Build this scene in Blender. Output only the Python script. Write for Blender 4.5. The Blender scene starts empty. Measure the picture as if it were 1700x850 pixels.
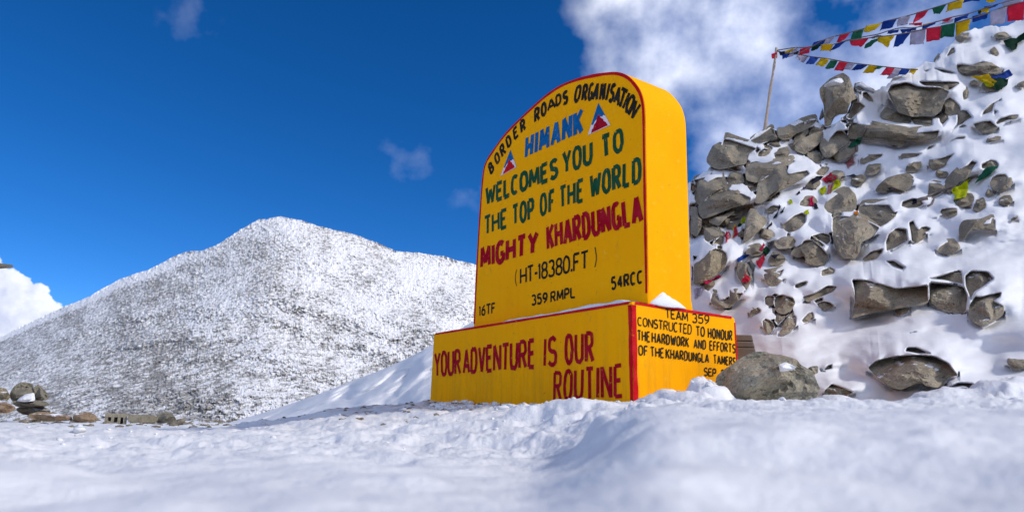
import bpy, math, random
import numpy as np
from mathutils import Vector, Matrix
random.seed(7); RNG = np.random.RandomState(7)
SC = bpy.context.scene
COL = SC.collection

# ------------------------------------------------------------------ camera
F, PITCH, ROLL, ZC = 1168.6, 0.2185, 0.0188, -0.058      # focal length in photo pixels, radians, metres
cp, sp, cr, sr = math.cos(PITCH), math.sin(PITCH), math.cos(ROLL), math.sin(ROLL)
CAM = np.array([0, 0, ZC])
fw = np.array([0, cp, sp]); up0 = np.array([0, -sp, cp]); rt0 = np.array([1., 0, 0])
RT = cr * rt0 + sr * up0; UP = -sr * rt0 + cr * up0
cam = bpy.data.cameras.new('camera'); cam_o = bpy.data.objects.new('camera', cam); COL.objects.link(cam_o)
cam_o.matrix_world = Matrix(((RT[0], UP[0], -fw[0], 0), (RT[1], UP[1], -fw[1], 0), (RT[2], UP[2], -fw[2], ZC), (0, 0, 0, 1)))
cam.lens = F / 1700 * 36; cam.sensor_width = 36; cam.clip_start = 0.05; cam.clip_end = 20000
cam.dof.use_dof = True; cam.dof.focus_distance = 6.6; cam.dof.aperture_fstop = 2.5
SC.camera = cam_o
SC.view_settings.view_transform = 'Standard'; SC.view_settings.look = 'None'
SC.view_settings.exposure = 0.42; SC.view_settings.gamma = 1.0
SC.cycles.use_denoising = True; SC.cycles.max_bounces = 6
SC.cycles.diffuse_bounces = 4

# ------------------------------------------------------------------ sun and sky
SUN_AZ, SUN_EL = 109.0, 35.0       # azimuth from +Y (straight ahead) towards +X
sun = bpy.data.lights.new('sun', 'SUN'); sun.energy = 2.2; sun.angle = math.radians(6); sun.color = (1, 0.95, 0.88)
sun_o = bpy.data.objects.new('sun', sun); COL.objects.link(sun_o)
a, e = math.radians(SUN_AZ), math.radians(SUN_EL)
sdir = Vector((math.sin(a) * math.cos(e), math.cos(a) * math.cos(e), math.sin(e)))
sun_o.rotation_euler = sdir.to_track_quat('Z', 'Y').to_euler()

world = bpy.data.worlds.new('World'); SC.world = world; world.use_nodes = True
def N(t, kind, **kw):
    n = t.nodes.new(kind)
    for k, v in kw.items():
        if k.startswith('i_'):
            key = k[2:].replace('_', ' ')
            n.inputs[int(key) if key.isdigit() else key].default_value = v
        else: setattr(n, k, v)
    return n
def ramp(t, src, stops):
    r = t.nodes.new('ShaderNodeValToRGB'); el = r.color_ramp.elements
    while len(el) < len(stops): el.new(0.5)
    for q, (p, c) in zip(el, stops):
        q.position = p; q.color = (c, c, c, 1) if not isinstance(c, tuple) else (*c, 1)
    t.links.new(src, r.inputs[0]); return r.outputs[0]
def math_n(t, op, a, b=None, c=None, clamp=False):
    m = t.nodes.new('ShaderNodeMath'); m.operation = op; m.use_clamp = clamp
    for i, v in enumerate((a, b, c)):
        if v is None: continue
        if isinstance(v, (int, float)): m.inputs[i].default_value = v
        else: t.links.new(v, m.inputs[i])
    return m.outputs[0]
def mixc(t, f, a, b, mode='MIX'):
    m = t.nodes.new('ShaderNodeMix'); m.data_type = 'RGBA'; m.blend_type = mode
    for i, v in ((0, f), (6, a), (7, b)):
        if isinstance(v, (int, float)): m.inputs[i].default_value = v
        elif isinstance(v, tuple): m.inputs[i].default_value = (*v, 1)
        else: t.links.new(v, m.inputs[i])
    return m.outputs[2]
def ray(px, py):
    d = fw + RT * ((px - 850) / F) - UP * ((py - 425) / F)
    return d / np.linalg.norm(d)
def build_world():
    t = world.node_tree; t.nodes.clear()
    sky = N(t, 'ShaderNodeTexSky', sky_type='NISHITA', sun_disc=False, sun_elevation=math.radians(SUN_EL),
            sun_rotation=math.radians(SUN_AZ), altitude=5300, air_density=1.0, dust_density=0.3, ozone_density=4.0)
    hs = N(t, 'ShaderNodeHueSaturation', i_Saturation=1.28, i_Value=0.79, i_Hue=0.506)
    t.links.new(sky.outputs[0], hs.inputs['Color'])
    co = N(t, 'ShaderNodeTexCoord').outputs['Generated']
    no = N(t, 'ShaderNodeTexNoise', i_Scale=6.4, i_Detail=8.0, i_Roughness=0.52, i_Distortion=0.0); t.links.new(co, no.inputs['Vector'])
    n2 = N(t, 'ShaderNodeTexNoise', i_Scale=3.1, i_Detail=3.0, i_Roughness=0.5); t.links.new(co, n2.inputs['Vector'])
    n3 = N(t, 'ShaderNodeTexNoise', i_Scale=26.0, i_Detail=5.0, i_Roughness=0.5); t.links.new(co, n3.inputs['Vector'])
    def blob(px, py, w, d=None):            # 1 at a direction, 0 beyond w radians
        v = N(t, 'ShaderNodeVectorMath', operation='DISTANCE'); t.links.new(co, v.inputs[0])
        v.inputs[1].default_value = ray(px, py)
        return math_n(t, 'SUBTRACT', 1.0, math_n(t, 'DIVIDE', v.outputs['Value'], w), clamp=True)
    def dens(blobs, src, gain, off):
        m = None
        for bb in blobs: m = bb if m is None else math_n(t, 'MAXIMUM', m, bb)
        x = math_n(t, 'MULTIPLY_ADD', src, gain, off)
        return math_n(t, 'ADD', x, m), m
    # broken cloud bank, upper right
    x, m = dens([blob(1225, 50, .30), blob(1330, 150, .27), blob(1120, 60, .20), blob(1215, 240, .20), blob(1480, 60, .12)], no.outputs[0], 3.0, -1.72)
    soft = math_n(t, 'MULTIPLY', ramp(t, x, [(0.0, 0.0), (0.45, 0.34), (0.95, 0.80), (1, 0.85)]), ramp(t, m, [(0, 0.0), (0.50, 1.0)]))
    # small wisps
    x2, m2 = dens([blob(683, 262, .055), blob(312, 30, .045), blob(1010, 5, .06), blob(775, 330, .04)], n3.outputs[0], 2.6, -1.45)
    soft2 = math_n(t, 'MULTIPLY', ramp(t, x2, [(0.30, 0.0), (0.9, 0.055)]), ramp(t, m2, [(0, 0.0), (0.4, 1.0)]))
    # cumulus on the left horizon
    x3, m3 = dens([blob(12, 512, .052), blob(-60, 500, .07), blob(25, 560, .065), blob(-150, 540, .1)], n3.outputs[0], 1.5, -0.62)
    soft3 = math_n(t, 'MULTIPLY', ramp(t, x3, [(0.36, 0.0), (0.42, 1.0)]), ramp(t, m3, [(0, 0.0), (0.03, 1.0)]))
    # scattered cloud all over the rest of the sky, away from the picture's clear blue part
    vv = N(t, 'ShaderNodeVectorMath', operation='DISTANCE'); t.links.new(co, vv.inputs[0]); vv.inputs[1].default_value = ray(420, 200)
    far = ramp(t, math_n(t, 'DIVIDE', vv.outputs['Value'], 2.0), [(0.45, 0.0), (0.62, 1.0)])
    gen = math_n(t, 'MULTIPLY', ramp(t, n2.outputs[0], [(0.44, 0.0), (0.58, 0.85)]), far)
    tot = math_n(t, 'MAXIMUM', math_n(t, 'MAXIMUM', soft, soft2), math_n(t, 'MAXIMUM', soft3, gen))
    shade = mixc(t, ramp(t, no.outputs[0], [(0.40, 0.0), (0.62, 1.0)]), (4.3, 4.8, 6.6), (7.4, 7.6, 8.3))
    cum = mixc(t, ramp(t, n3.outputs[0], [(0.42, 0.0), (0.6, 1.0)]), (3.3, 3.6, 4.7), (4.9, 5.1, 5.6))
    cc = mixc(t, soft3, shade, cum)
    fin = mixc(t, tot, hs.outputs[0], cc)
    bg = N(t, 'ShaderNodeBackground', i_Strength=0.15); t.links.new(fin, bg.inputs[0])
    out = N(t, 'ShaderNodeOutputWorld'); t.links.new(bg.outputs[0], out.inputs[0])
build_world()

# ------------------------------------------------------------------ helpers
def tag(o, label=None, cat=None, group=None, kind=None):
    for k, v in (('label', label), ('category', cat), ('group', group), ('kind', kind)):
        if v: o[k] = v
    return o
def mesh_obj(name, verts, faces, mat, parent=None, smooth=True, mats=None, midx=None):
    me = bpy.data.meshes.new(name)
    me.from_pydata([tuple(v) for v in verts] if not isinstance(verts, np.ndarray) else verts.tolist(), [], faces if not isinstance(faces, np.ndarray) else faces.tolist())
    for m in (mats or [mat]): me.materials.append(m)
    if midx is not None: me.polygons.foreach_set('material_index', midx)
    if smooth: me.polygons.foreach_set('use_smooth', [True] * len(me.polygons))
    me.update()
    o = bpy.data.objects.new(name, me); COL.objects.link(o)
    if parent: o.parent = parent
    return o
def empty(name, loc, label, cat, group=None):
    o = bpy.data.objects.new(name, None); COL.objects.link(o); o.location = tuple(loc); o.empty_display_size = .2
    return tag(o, label, cat, group)
def recenter(o, base):           # move the mesh's origin to its base, keeping it where it stands
    b = Vector(tuple(base)); o.data.transform(Matrix.Translation(-b)); o.location = b
    return o
def grid_faces(nr, nc):
    i = np.arange(nr - 1)[:, None] * nc + np.arange(nc - 1)[None, :]
    return np.stack([i, i + 1, i + nc + 1, i + nc], -1).reshape(-1, 4)
def h3(ix, iy, iz, s):
    n = (ix.astype(np.int64) * 374761393 + iy.astype(np.int64) * 668265263 + iz.astype(np.int64) * 2147483647 + s * 974711) & 0xFFFFFFFF
    n = ((n ^ (n >> 13)) * 1274126177) & 0xFFFFFFFF
    n = ((n ^ (n >> 16)) * 2246822519) & 0xFFFFFFFF
    return ((n ^ (n >> 15)) & 0xFFFFFF) / float(0xFFFFFF)
def vnoise(p, s=0):
    f = np.floor(p); d = p - f; d = d * d * d * (d * (d * 6 - 15) + 10); f = f.astype(np.int64)
    r = 0
    for i in (0, 1):
        for j in (0, 1):
            for k in (0, 1):
                w = (d[..., 0] if i else 1 - d[..., 0]) * (d[..., 1] if j else 1 - d[..., 1]) * (d[..., 2] if k else 1 - d[..., 2])
                r = r + w * h3(f[..., 0] + i, f[..., 1] + j, f[..., 2] + k, s)
    return r * 2 - 1
def fbm(p, o=4, s=0, g=0.5, l=2.03):
    r = 0; am = 1; t = 0
    for i in range(o):
        r = r + am * vnoise(p, s + i * 17); t += am; am *= g; p = p * l + 11.3
    return r / t
def sstep(a, b, x):
    t = np.clip((x - a) / (b - a), 0, 1); return t * t * (3 - 2 * t)
def rays(px, py):                # unnormalised world directions
    px = np.asarray(px, float); py = np.asarray(py, float)
    return fw + RT * ((px - 850) / F)[..., None] - UP * ((py - 425) / F)[..., None]
def azel(px, py):
    d = rays(px, py); return np.arctan2(d[..., 0], d[..., 1]), np.arctan2(d[..., 2], np.hypot(d[..., 0], d[..., 1]))
def at(px, py, r):               # point seen at photo pixel px,py at horizontal distance r
    d = rays(px, py); h = np.hypot(d[..., 0], d[..., 1])
    return CAM + d * (np.asarray(r) / h)[..., None]
def project(P):
    q = P - CAM; z = q @ fw
    return 850 + F * (q @ RT) / z, 425 - F * (q @ UP) / z
CROPS = {'P': (1140, 180, 5.665), 'Q': (1300, 110, 5.665), 'R': (1140, 300, 5.665), 'S': (1500, 60, 5.665), 'T': (1140, 420, 5.665),
         'U': (1320, 250, 5.665), 'V': (1500, 200, 5.665), 'W': (1400, 0, 2.833), 'X': (1400, 260, 2.833), 'Y': (1140, 500, 3.036),
         'Z': (1140, 260, 2.833), 'L': (0, 580, 4.723), 'K': (1260, 0, 3.864), 'a': (800, 170, 6.536), 'b': (940, 120, 6.536),
         'c': (790, 260, 6.07), 'd': (930, 240, 6.07), 'e': (785, 380, 5.0), 'f': (930, 360, 5.0), 'g': (705, 540, 5.667),
         'h': (880, 530, 5.667), 'i': (1040, 480, 4.25), 'r': (780, 100, 2.833), 'o': (0, 0, 1.0)}
def cpx(crop, pts):
    x0, y0, s = CROPS[crop]; p = np.array(pts, float).reshape(-1, 2)
    return p / s + [x0, y0]

# ------------------------------------------------------------------ materials
def new_mat(name):
    m = bpy.data.materials.new(name); m.use_nodes = True; t = m.node_tree; b = t.nodes['Principled BSDF']; return m, t, b
def bump(t, b, h, s, d):
    n = N(t, 'ShaderNodeBump', i_Strength=s, i_Distance=d); t.links.new(h, n.inputs['Height']); t.links.new(n.outputs[0], b.inputs['Normal'])
def pos(t): return N(t, 'ShaderNodeNewGeometry').outputs['Position']
def noise(t, co, sc, de=5, ro=0.55, di=0.0):
    n = N(t, 'ShaderNodeTexNoise', i_Scale=sc, i_Detail=de, i_Roughness=ro, i_Distortion=di); t.links.new(co, n.inputs['Vector']); return n.outputs[0]

def snow_material():
    m, t, b = new_mat('snow'); co = pos(t)
    n = noise(t, co, 2.2, 4); f = noise(t, co, 38, 4, .6); g = noise(t, co, 9, 5, .6)
    t.links.new(mixc(t, ramp(t, n, [(.3, 0.0), (.7, 1.0)]), (.69, .695, .71), (.76, .76, .77)), b.inputs['Base Color'])
    b.inputs['Roughness'].default_value = .75; b.inputs['Specular IOR Level'].default_value = .25
    bump(t, b, math_n(t, 'MULTIPLY_ADD', f, .3, g), .3, .02)
    return m
def ground_material():
    m, t, b = new_mat('trodden_snow'); co = pos(t)
    n = noise(t, co, 2.2, 4); f = noise(t, co, 45, 4, .65); g = noise(t, co, 11, 5, .62)
    base = mixc(t, ramp(t, n, [(.3, 0.0), (.7, 1.0)]), (.69, .695, .71), (.76, .76, .77))
    at_ = N(t, 'ShaderNodeAttribute', attribute_name='dirt').outputs['Fac']
    d = ramp(t, math_n(t, 'MULTIPLY_ADD', noise(t, co, 6, 7, .72), 2.2, math_n(t, 'MULTIPLY_ADD', at_, 1.0, -1.72)), [(.30, 0.0), (.62, .8)])
    dc = mixc(t, noise(t, co, 30, 3), (.20, .17, .12), (.36, .33, .28))
    t.links.new(mixc(t, d, base, dc), b.inputs['Base Color'])
    b.inputs['Roughness'].default_value = .8; b.inputs['Specular IOR Level'].default_value = .2
    bump(t, b, math_n(t, 'MULTIPLY_ADD', f, .35, g), .6, .02)
    return m
def rock_material(name='granite', tint=(1, 1, 1), v=.76, dust=True):
    m, t, b = new_mat(name); co = N(t, 'ShaderNodeTexCoord').outputs['Object']
    rnd = N(t, 'ShaderNodeObjectInfo').outputs['Random']
    off = N(t, 'ShaderNodeVectorMath', operation='ADD'); t.links.new(co, off.inputs[0])
    sc = math_n(t, 'MULTIPLY', rnd, 37.0); cx = N(t, 'ShaderNodeCombineXYZ')
    for i in range(3): t.links.new(sc, cx.inputs[i])
    t.links.new(cx.outputs[0], off.inputs[1]); co = off.outputs[0]
    n1 = noise(t, co, 1.7, 5, .6, .6); n2 = noise(t, co, 7, 6, .65); n3 = noise(t, co, 60, 3, .7)
    A = tuple(v * x * y for x, y in zip((.27, .215, .145), tint)); B = tuple(v * x * y for x, y in zip((.45, .385, .28), tint))
    c = mixc(t, ramp(t, n1, [(.3, 0.0), (.7, 1.0)]), A, B)
    c = mixc(t, math_n(t, 'MULTIPLY', ramp(t, n2, [(.50, 0.0), (.66, 1.0)]), .55), c, tuple(v * x for x in (.13, .14, .10)))
    c = mixc(t, math_n(t, 'MULTIPLY', ramp(t, noise(t, co, 3.3, 5, .6), [(.58, 0.0), (.70, 1.0)]), .5), c, tuple(v * x for x in (.36, .26, .16)))
    c = mixc(t, math_n(t, 'MULTIPLY', ramp(t, n3, [(.54, 0.0), (.66, 1.0)]), .6), c, tuple(v * x for x in (.50, .47, .41)))
    c = mixc(t, math_n(t, 'MULTIPLY', ramp(t, n3, [(.34, 1.0), (.45, 0.0)]), .7), c, (.06, .055, .05))
    hv = N(t, 'ShaderNodeMixRGB', blend_type='MULTIPLY', i_Fac=1.0); t.links.new(c, hv.inputs[1])
    t.links.new(ramp(t, rnd, [(0, .78), (1, 1.12)]), hv.inputs[2]); c = hv.outputs[0]
    if dust:
        g = N(t, 'ShaderNodeNewGeometry'); sx = N(t, 'ShaderNodeSeparateXYZ'); t.links.new(g.outputs['Normal'], sx.inputs[0])
        k = math_n(t, 'MULTIPLY_ADD', n2, 1.3, math_n(t, 'MULTIPLY_ADD', sx.outputs[2], 1.0, -1.42))
        c = mixc(t, ramp(t, k, [(.22, 0.0), (.30, 1.0)]), c, (.83, .85, .89))
    t.links.new(c, b.inputs['Base Color']); b.inputs['Roughness'].default_value = .9; b.inputs['Specular IOR Level'].default_value = .2
    vo = N(t, 'ShaderNodeTexVoronoi', feature='DISTANCE_TO_EDGE', i_Scale=.7); 
    dn = N(t, 'ShaderNodeVectorMath', operation='ADD'); t.links.new(co, dn.inputs[0]); nn = N(t, 'ShaderNodeTexNoise', i_Scale=2.0, i_Detail=4.0); t.links.new(co, nn.inputs['Vector']); t.links.new(nn.outputs['Color'], dn.inputs[1]); t.links.new(dn.outputs[0], vo.inputs['Vector'])
    crack = ramp(t, vo.outputs['Distance'], [(0, 0.0), (.035, 1.0)])
    h = math_n(t, 'MULTIPLY_ADD', n3, .12, math_n(t, 'MULTIPLY_ADD', crack, .3, n2))
    bump(t, b, h, .7, .035)
    return m
def mountain_material():
    m, t, b = new_mat('snow_dusted_scree'); g = N(t, 'ShaderNodeNewGeometry'); co = g.outputs['Position']
    sx = N(t, 'ShaderNodeSeparateXYZ'); t.links.new(g.outputs['Normal'], sx.inputs[0])
    big = noise(t, co, .018, 5, .55); mid = noise(t, co, .11, 5, .6)
    mp = N(t, 'ShaderNodeMapping'); mp.inputs['Scale'].default_value = (1, .35, 1.0); t.links.new(co, mp.inputs['Vector'])
    def cell(sc):
        vo = N(t, 'ShaderNodeTexVoronoi', i_Scale=sc, i_Randomness=1.0); t.links.new(mp.outputs[0], vo.inputs['Vector'])
        sp_ = N(t, 'ShaderNodeSeparateColor'); t.links.new(vo.outputs['Color'], sp_.inputs[0]); return sp_.outputs[0], sp_.outputs[1]
    c1, c1b = cell(1.2); c2, c2b = cell(2.9)
    at_ = N(t, 'ShaderNodeAttribute', attribute_name='snow_and_light').outputs['Fac']
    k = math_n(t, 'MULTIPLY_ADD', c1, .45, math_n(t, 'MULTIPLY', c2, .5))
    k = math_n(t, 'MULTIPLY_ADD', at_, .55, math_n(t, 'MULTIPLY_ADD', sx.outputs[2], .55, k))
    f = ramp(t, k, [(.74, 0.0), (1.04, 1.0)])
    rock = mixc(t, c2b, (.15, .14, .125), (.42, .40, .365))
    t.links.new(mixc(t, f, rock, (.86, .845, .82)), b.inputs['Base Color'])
    b.inputs['Roughness'].default_value = .9; b.inputs['Specular IOR Level'].default_value = .1
    return m
def paint(name, c, rough=.5, wear=True):
    m, t, b = new_mat(name); co = pos(t)
    col = c
    if wear:
        n = noise(t, co, 9, 6, .65); fl = math_n(t, 'MULTIPLY', ramp(t, noise(t, co, 28, 5, .75), [(.63, 0.0), (.69, 1.0)]), .75)
        col = mixc(t, math_n(t, 'MULTIPLY', ramp(t, n, [(.45, 0.0), (.75, 1.0)]), .5), c, tuple(min(1, x * 1.5 + .03) for x in c))
        if name.endswith('_paint'): col = mixc(t, fl, col, (.80, .42, .03))
        t.links.new(col, b.inputs['Base Color'])
        bump(t, b, noise(t, co, 60, 3), .25, .004)
    else: b.inputs['Base Color'].default_value = (*c, 1)
    b.inputs['Roughness'].default_value = max(rough, .75); b.inputs['Specular IOR Level'].default_value = .05
    return m
def yellow_material():
    m, t, b = new_mat('yellow_paint'); co = pos(t)
    n1 = noise(t, co, 1.6, 5, .6, .5); n2 = noise(t, co, 14, 6, .7)
    st = N(t, 'ShaderNodeMapping'); st.inputs['Scale'].default_value = (9, 9, .8); t.links.new(co, st.inputs['Vector'])
    n3 = noise(t, st.outputs[0], 1.6, 5, .65)
    c = mixc(t, ramp(t, n1, [(.3, 0.0), (.7, 1.0)]), (.96, .385, .001), (.98, .425, .002))
    sx = N(t, 'ShaderNodeSeparateXYZ'); t.links.new(co, sx.inputs[0])
    low = ramp(t, sx.outputs[2], [(0.0, 1.0), (.55, .35), (.8, .12)])      # splashed dirt near the ground
    c = mixc(t, math_n(t, 'MULTIPLY', math_n(t, 'MULTIPLY', ramp(t, n3, [(.42, 0.0), (.72, 1.0)]), low), .5), c, (.40, .20, .02))
    sm = ramp(t, noise(t, co, 5.5, 7, .72, 1.2), [(.60, 0.0), (.70, 1.0)])
    c = mixc(t, math_n(t, 'MULTIPLY', sm, .45), c, (.50, .26, .03))
    spot = math_n(t, 'MULTIPLY', ramp(t, noise(t, co, 22, 4, .75), [(.66, 0.0), (.72, 1.0)]), .7)
    c = mixc(t, spot, c, (.25, .13, .03))
    c = mixc(t, math_n(t, 'MULTIPLY', ramp(t, n2, [(.60, 0.0), (.74, 1.0)]), .25), c, (.95, .66, .10))
    t.links.new(c, b.inputs['Base Color']); b.inputs['Roughness'].default_value = .8; b.inputs['Specular IOR Level'].default_value = .04
    bump(t, b, math_n(t, 'MULTIPLY_ADD', n2, .5, noise(t, co, 3, 4)), .35, .012)
    return m
def cloth_material(name, c):
    m, t, b = new_mat(name); co = N(t, 'ShaderNodeTexCoord').outputs['Object']
    n = noise(t, co, 14, 4, .6)
    wv = N(t, 'ShaderNodeTexWave', i_Scale=16.0, i_Distortion=9.0, i_Detail=3.0); wv.inputs['Detail Scale'].default_value = 5.0; wv.bands_direction = 'Z'; t.links.new(co, wv.inputs['Vector'])
    n = math_n(t, 'SUBTRACT', n, math_n(t, 'MULTIPLY', ramp(t, wv.outputs['Fac'], [(.72, 0.0), (.9, 1.0)]), .22))
    t.links.new(mixc(t, ramp(t, n, [(.35, 0.0), (.7, 1.0)]), tuple(x * .6 for x in c), c), b.inputs['Base Color'])
    b.inputs['Roughness'].default_value = .9; b.inputs['Specular IOR Level'].default_value = .1
    tr = N(t, 'ShaderNodeBsdfTranslucent'); tr.inputs[0].default_value = (*c, 1)
    mx = N(t, 'ShaderNodeMixShader', i_Fac=.35); t.links.new(b.outputs[0], mx.inputs[1]); t.links.new(tr.outputs[0], mx.inputs[2])
    t.links.new(mx.outputs[0], t.nodes['Material Output'].inputs[0])
    return m
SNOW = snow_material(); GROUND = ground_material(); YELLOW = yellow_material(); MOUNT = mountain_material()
ROCK = rock_material(); ROCK2 = rock_material('speckled_granite', (.93, .99, 1.02), 1.15, False)
BRICKRED = rock_material('rust_brown_stone', (1.12, .90, .78), .75); CONC = rock_material('grey_concrete', (.95, 1.0, 1.02), .66, False)
TAN = rock_material('tan_stone', (1.05, 1.0, .88), .72)
RED = paint('red_paint', (.50, .006, .012)); MAROON = paint('maroon_paint', (.34, .001, .012)); BLACK = paint('black_paint', (.018, .016, .012))
GREEN = paint('dark_green_paint', (.008, .065, .028)); BLUE = paint('blue_paint', (.002, .105, .28)); WHITE = paint('white_paint', (.72, .60, .62))
WOOD = paint('weathered_wood', (.42, .33, .25), .8); BOARD = paint('grey_board', (.20, .17, .135), .85); CORD = paint('cord', (.16, .13, .12), .9)
CL = {'r': cloth_material('red_cloth', (.78, .04, .09)), 'g': cloth_material('green_cloth', (.03, .19, .10)), 'y': cloth_material('yellow_cloth', (.85, .60, .02)),
      'b': cloth_material('blue_cloth', (.02, .08, .40)), 'w': cloth_material('white_cloth', (.60, .58, .72)), 'k': cloth_material('dark_cloth', (.03, .035, .06)),
      'l': cloth_material('lime_cloth', (.60, .66, .01)), 'm': cloth_material('crimson_cloth', (.62, .02, .10)), 'o': cloth_material('orange_cloth', (.8, .25, .02)),
      'd': cloth_material('dark_green_cloth', (.012, .06, .03)), 'h': cloth_material('grey_cloth', (.25, .25, .24)), 'p': cloth_material('faded_pink_cloth', (.55, .22, .22))}
CNAME = {'r': 'red', 'g': 'green', 'y': 'yellow', 'b': 'blue', 'w': 'white', 'k': 'dark blue', 'l': 'lime yellow', 'm': 'crimson', 'o': 'orange', 'd': 'dark green', 'h': 'grey', 'p': 'faded pink'}

# ------------------------------------------------------------------ far mountain
RIDGE = [(-700, 760), (-400, 690), (-200, 640), (-60, 588), (0, 560), (40, 541), (84, 520), (150, 492), (200, 464), (250, 447), (290, 427), (310, 419), (335, 418), (360, 408), (385, 392), (400, 383),
         (430, 367), (465, 361), (500, 367), (540, 380), (580, 388), (620, 402), (655, 418), (700, 421), (740, 428), (760, 436), (787, 440), (850, 468), (950, 520), (1100, 600), (1300, 690), (1600, 760)]
def build_mountain():
    rp = np.array(RIDGE, float); ra, re = azel(rp[:, 0], rp[:, 1])
    a = np.concatenate([np.linspace(azel(-700, 684)[0], azel(-40, 684)[0], 60)[:-1], np.linspace(azel(-40, 684)[0], azel(830, 684)[0], 640), np.linspace(azel(830, 684)[0], azel(1500, 684)[0], 60)[1:]])
    e1 = np.interp(a, ra, re); e0 = math.radians(-3.0)
    ag = np.linspace(ra[0], ra[-1], 900); kk = np.hanning(131); kk /= kk.sum(); e1s = np.interp(a, ag, np.convolve(np.pad(np.interp(ag, ra, re), 65, 'edge'), kk, 'valid'))
    nt = 270; t = np.linspace(0, 1, nt)[:, None]
    el = e0 + (e1 - e0)[None, :] * t
    az = np.repeat(a[None, :], nt, 0)
    tt = np.clip((el - e0) / (e1s - e0)[None, :], 0, 1.15)
    r0 = 62.0; ap = azel(465, 600)[0]; r1 = (250 + 260 * .12 * np.log1p(np.exp((ap - a) / .12)))[None, :]
    # the left shoulder turns away from the light: a rib runs down from the summit
    r = r0 + (r1 - r0) * tt ** 1.25
    rib = np.exp(-((a[None, :] - azel(470, 600)[0] + .10 * (1 - t)) / .16) ** 2)
    r = r * (1 - .05 * rib * np.sin(np.pi * np.clip(t, 0, 1)))
    r = r * (1 + .07 * fbm(np.stack([az * 5 + t * 4.5, t * 5 + 0 * az, az * 0], -1), 3, 91) * np.sin(np.pi * np.clip(t, 0, 1)))
    back = np.linspace(0, 1, 12)[1:, None]
    P = np.stack([r * np.sin(az), r * np.cos(az), r * np.tan(el) + ZC], -1)
    q = np.stack([az * 150 + 0 * r, el * 165, r * .08], -1)
    d = fbm(q * .02, 3, 3) * 7.0 * sstep(0, .15, t) * (1 - sstep(.85, 1, t)) + fbm(q * .12, 3, 5) * 1.6
    d = d + np.abs(vnoise(q * 1.1 + fbm(q, 2, 8)[..., None], 9)) * 1.3 * (.5 + sstep(-.3, .4, fbm(q * .12, 3, 88))) + np.abs(vnoise(q * 2.3, 12)) * 1.1 + vnoise(q * 4.5, 4) * .5
    s = 1 - d / np.maximum(r, 1)
    P = CAM + (P - CAM) * s[..., None]
    jag = (np.abs(vnoise(q[-1] * .35, 22)) * .5 + h3(*(np.floor(q[-1] * .9).astype(np.int64)[..., i] for i in range(3)), 14) * .3)
    P[-1, :, 2] += jag
    B = P[-1][None] + np.stack([np.sin(az[:1]) * back * 160, np.cos(az[:1]) * back * 160, -back * 120 + 0 * az[:1]], -1)
    V = np.concatenate([P, B]); nr, nc = V.shape[:2]
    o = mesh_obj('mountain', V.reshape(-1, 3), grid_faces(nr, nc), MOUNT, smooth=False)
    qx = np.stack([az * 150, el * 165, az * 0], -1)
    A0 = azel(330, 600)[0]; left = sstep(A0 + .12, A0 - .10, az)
    crest = sstep(.93, .965, t + fbm(qx * .05, 3, 71) * .02) * left  # strip along the left ridge that catches the sun, painted as whiter ground
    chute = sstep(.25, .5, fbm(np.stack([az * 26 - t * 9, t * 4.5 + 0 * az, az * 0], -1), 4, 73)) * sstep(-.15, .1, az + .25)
    sn = fbm(qx * .10, 4, 75) * .55 + fbm(qx * .45, 3, 78) * .35 - left * .28 + .06 + crest * .9 + chute * .35 + sstep(.5, 1, t) * (1 - left) * .15  # snow patches and chutes, plus shaded left flank and sunlit crest put into colour
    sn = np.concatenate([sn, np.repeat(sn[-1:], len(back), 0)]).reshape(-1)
    at_ = o.data.attributes.new('snow_and_light', 'FLOAT', 'POINT'); at_.data.foreach_set('value', sn.astype(np.float32))
    tag(o, 'snow dusted scree mountain rising beyond the road', None, None, 'structure')
build_mountain()

# ------------------------------------------------------------------ hillside: base surface
SKY = [(370, 704), (420, 690), (480, 671), (540, 650), (600, 626), (640, 611), (680, 593), (718, 572), (800, 525), (900, 470), (1000, 405), (1100, 340), (1148, 300), (1172, 288), (1185, 262), (1200, 234), (1206, 228), (1225, 232),
       (1240, 238), (1255, 226), (1278, 214), (1292, 216), (1315, 208), (1340, 197), (1356, 193), (1362, 205), (1385, 205), (1410, 190), (1418, 143), (1432, 140), (1455, 150), (1463, 142), (1478, 139), (1492, 131), (1510, 122), (1522, 116), (1535, 106),
       (1552, 103), (1562, 88), (1580, 74), (1592, 58), (1612, 52), (1640, 44), (1680, 38), (1700, 36), (1760, 15), (1900, -40), (2150, -70)]
R0 = [(370, 14), (550, 11.4), (718, 9.6), (900, 8.6), (1100, 7.3), (1221, 6.6), (1300, 6.3), (1700, 6.1), (2150, 6.1)]
R1 = [(370, 17), (550, 13.5), (718, 12.0), (900, 11.8), (1100, 11.8), (1160, 12.0), (1300, 12.9), (1500, 14.0), (1700, 14.8), (2150, 16)]
FOOT = [(370, 706), (700, 690), (1000, 695), (1250, 700), (1700, 706), (2150, 712)]
def azf(tab, col=1, el=False):
    p = np.array(tab, float)
    return p
_sk = np.array(SKY, float); SA, SE = azel(_sk[:, 0], _sk[:, 1]); _o = np.argsort(SA); SA, SE = SA[_o], SE[_o]
_ft = np.array(FOOT, float); FA, FE = azel(_ft[:, 0], _ft[:, 1])
_r0 = np.array(R0, float); R0A = azel(_r0[:, 0], _r0[:, 0] * 0 + 600)[0]
_r1 = np.array(R1, float); R1A = azel(_r1[:, 0], _r1[:, 0] * 0 + 300)[0]
_e1s = np.interp(np.linspace(SA[0], SA[-1], 400), SA, SE); _k = np.ones(25) / 25
_e1s = np.convolve(np.pad(_e1s, 12, 'edge'), _k, 'valid'); _sa = np.linspace(SA[0], SA[-1], 400)
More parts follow.
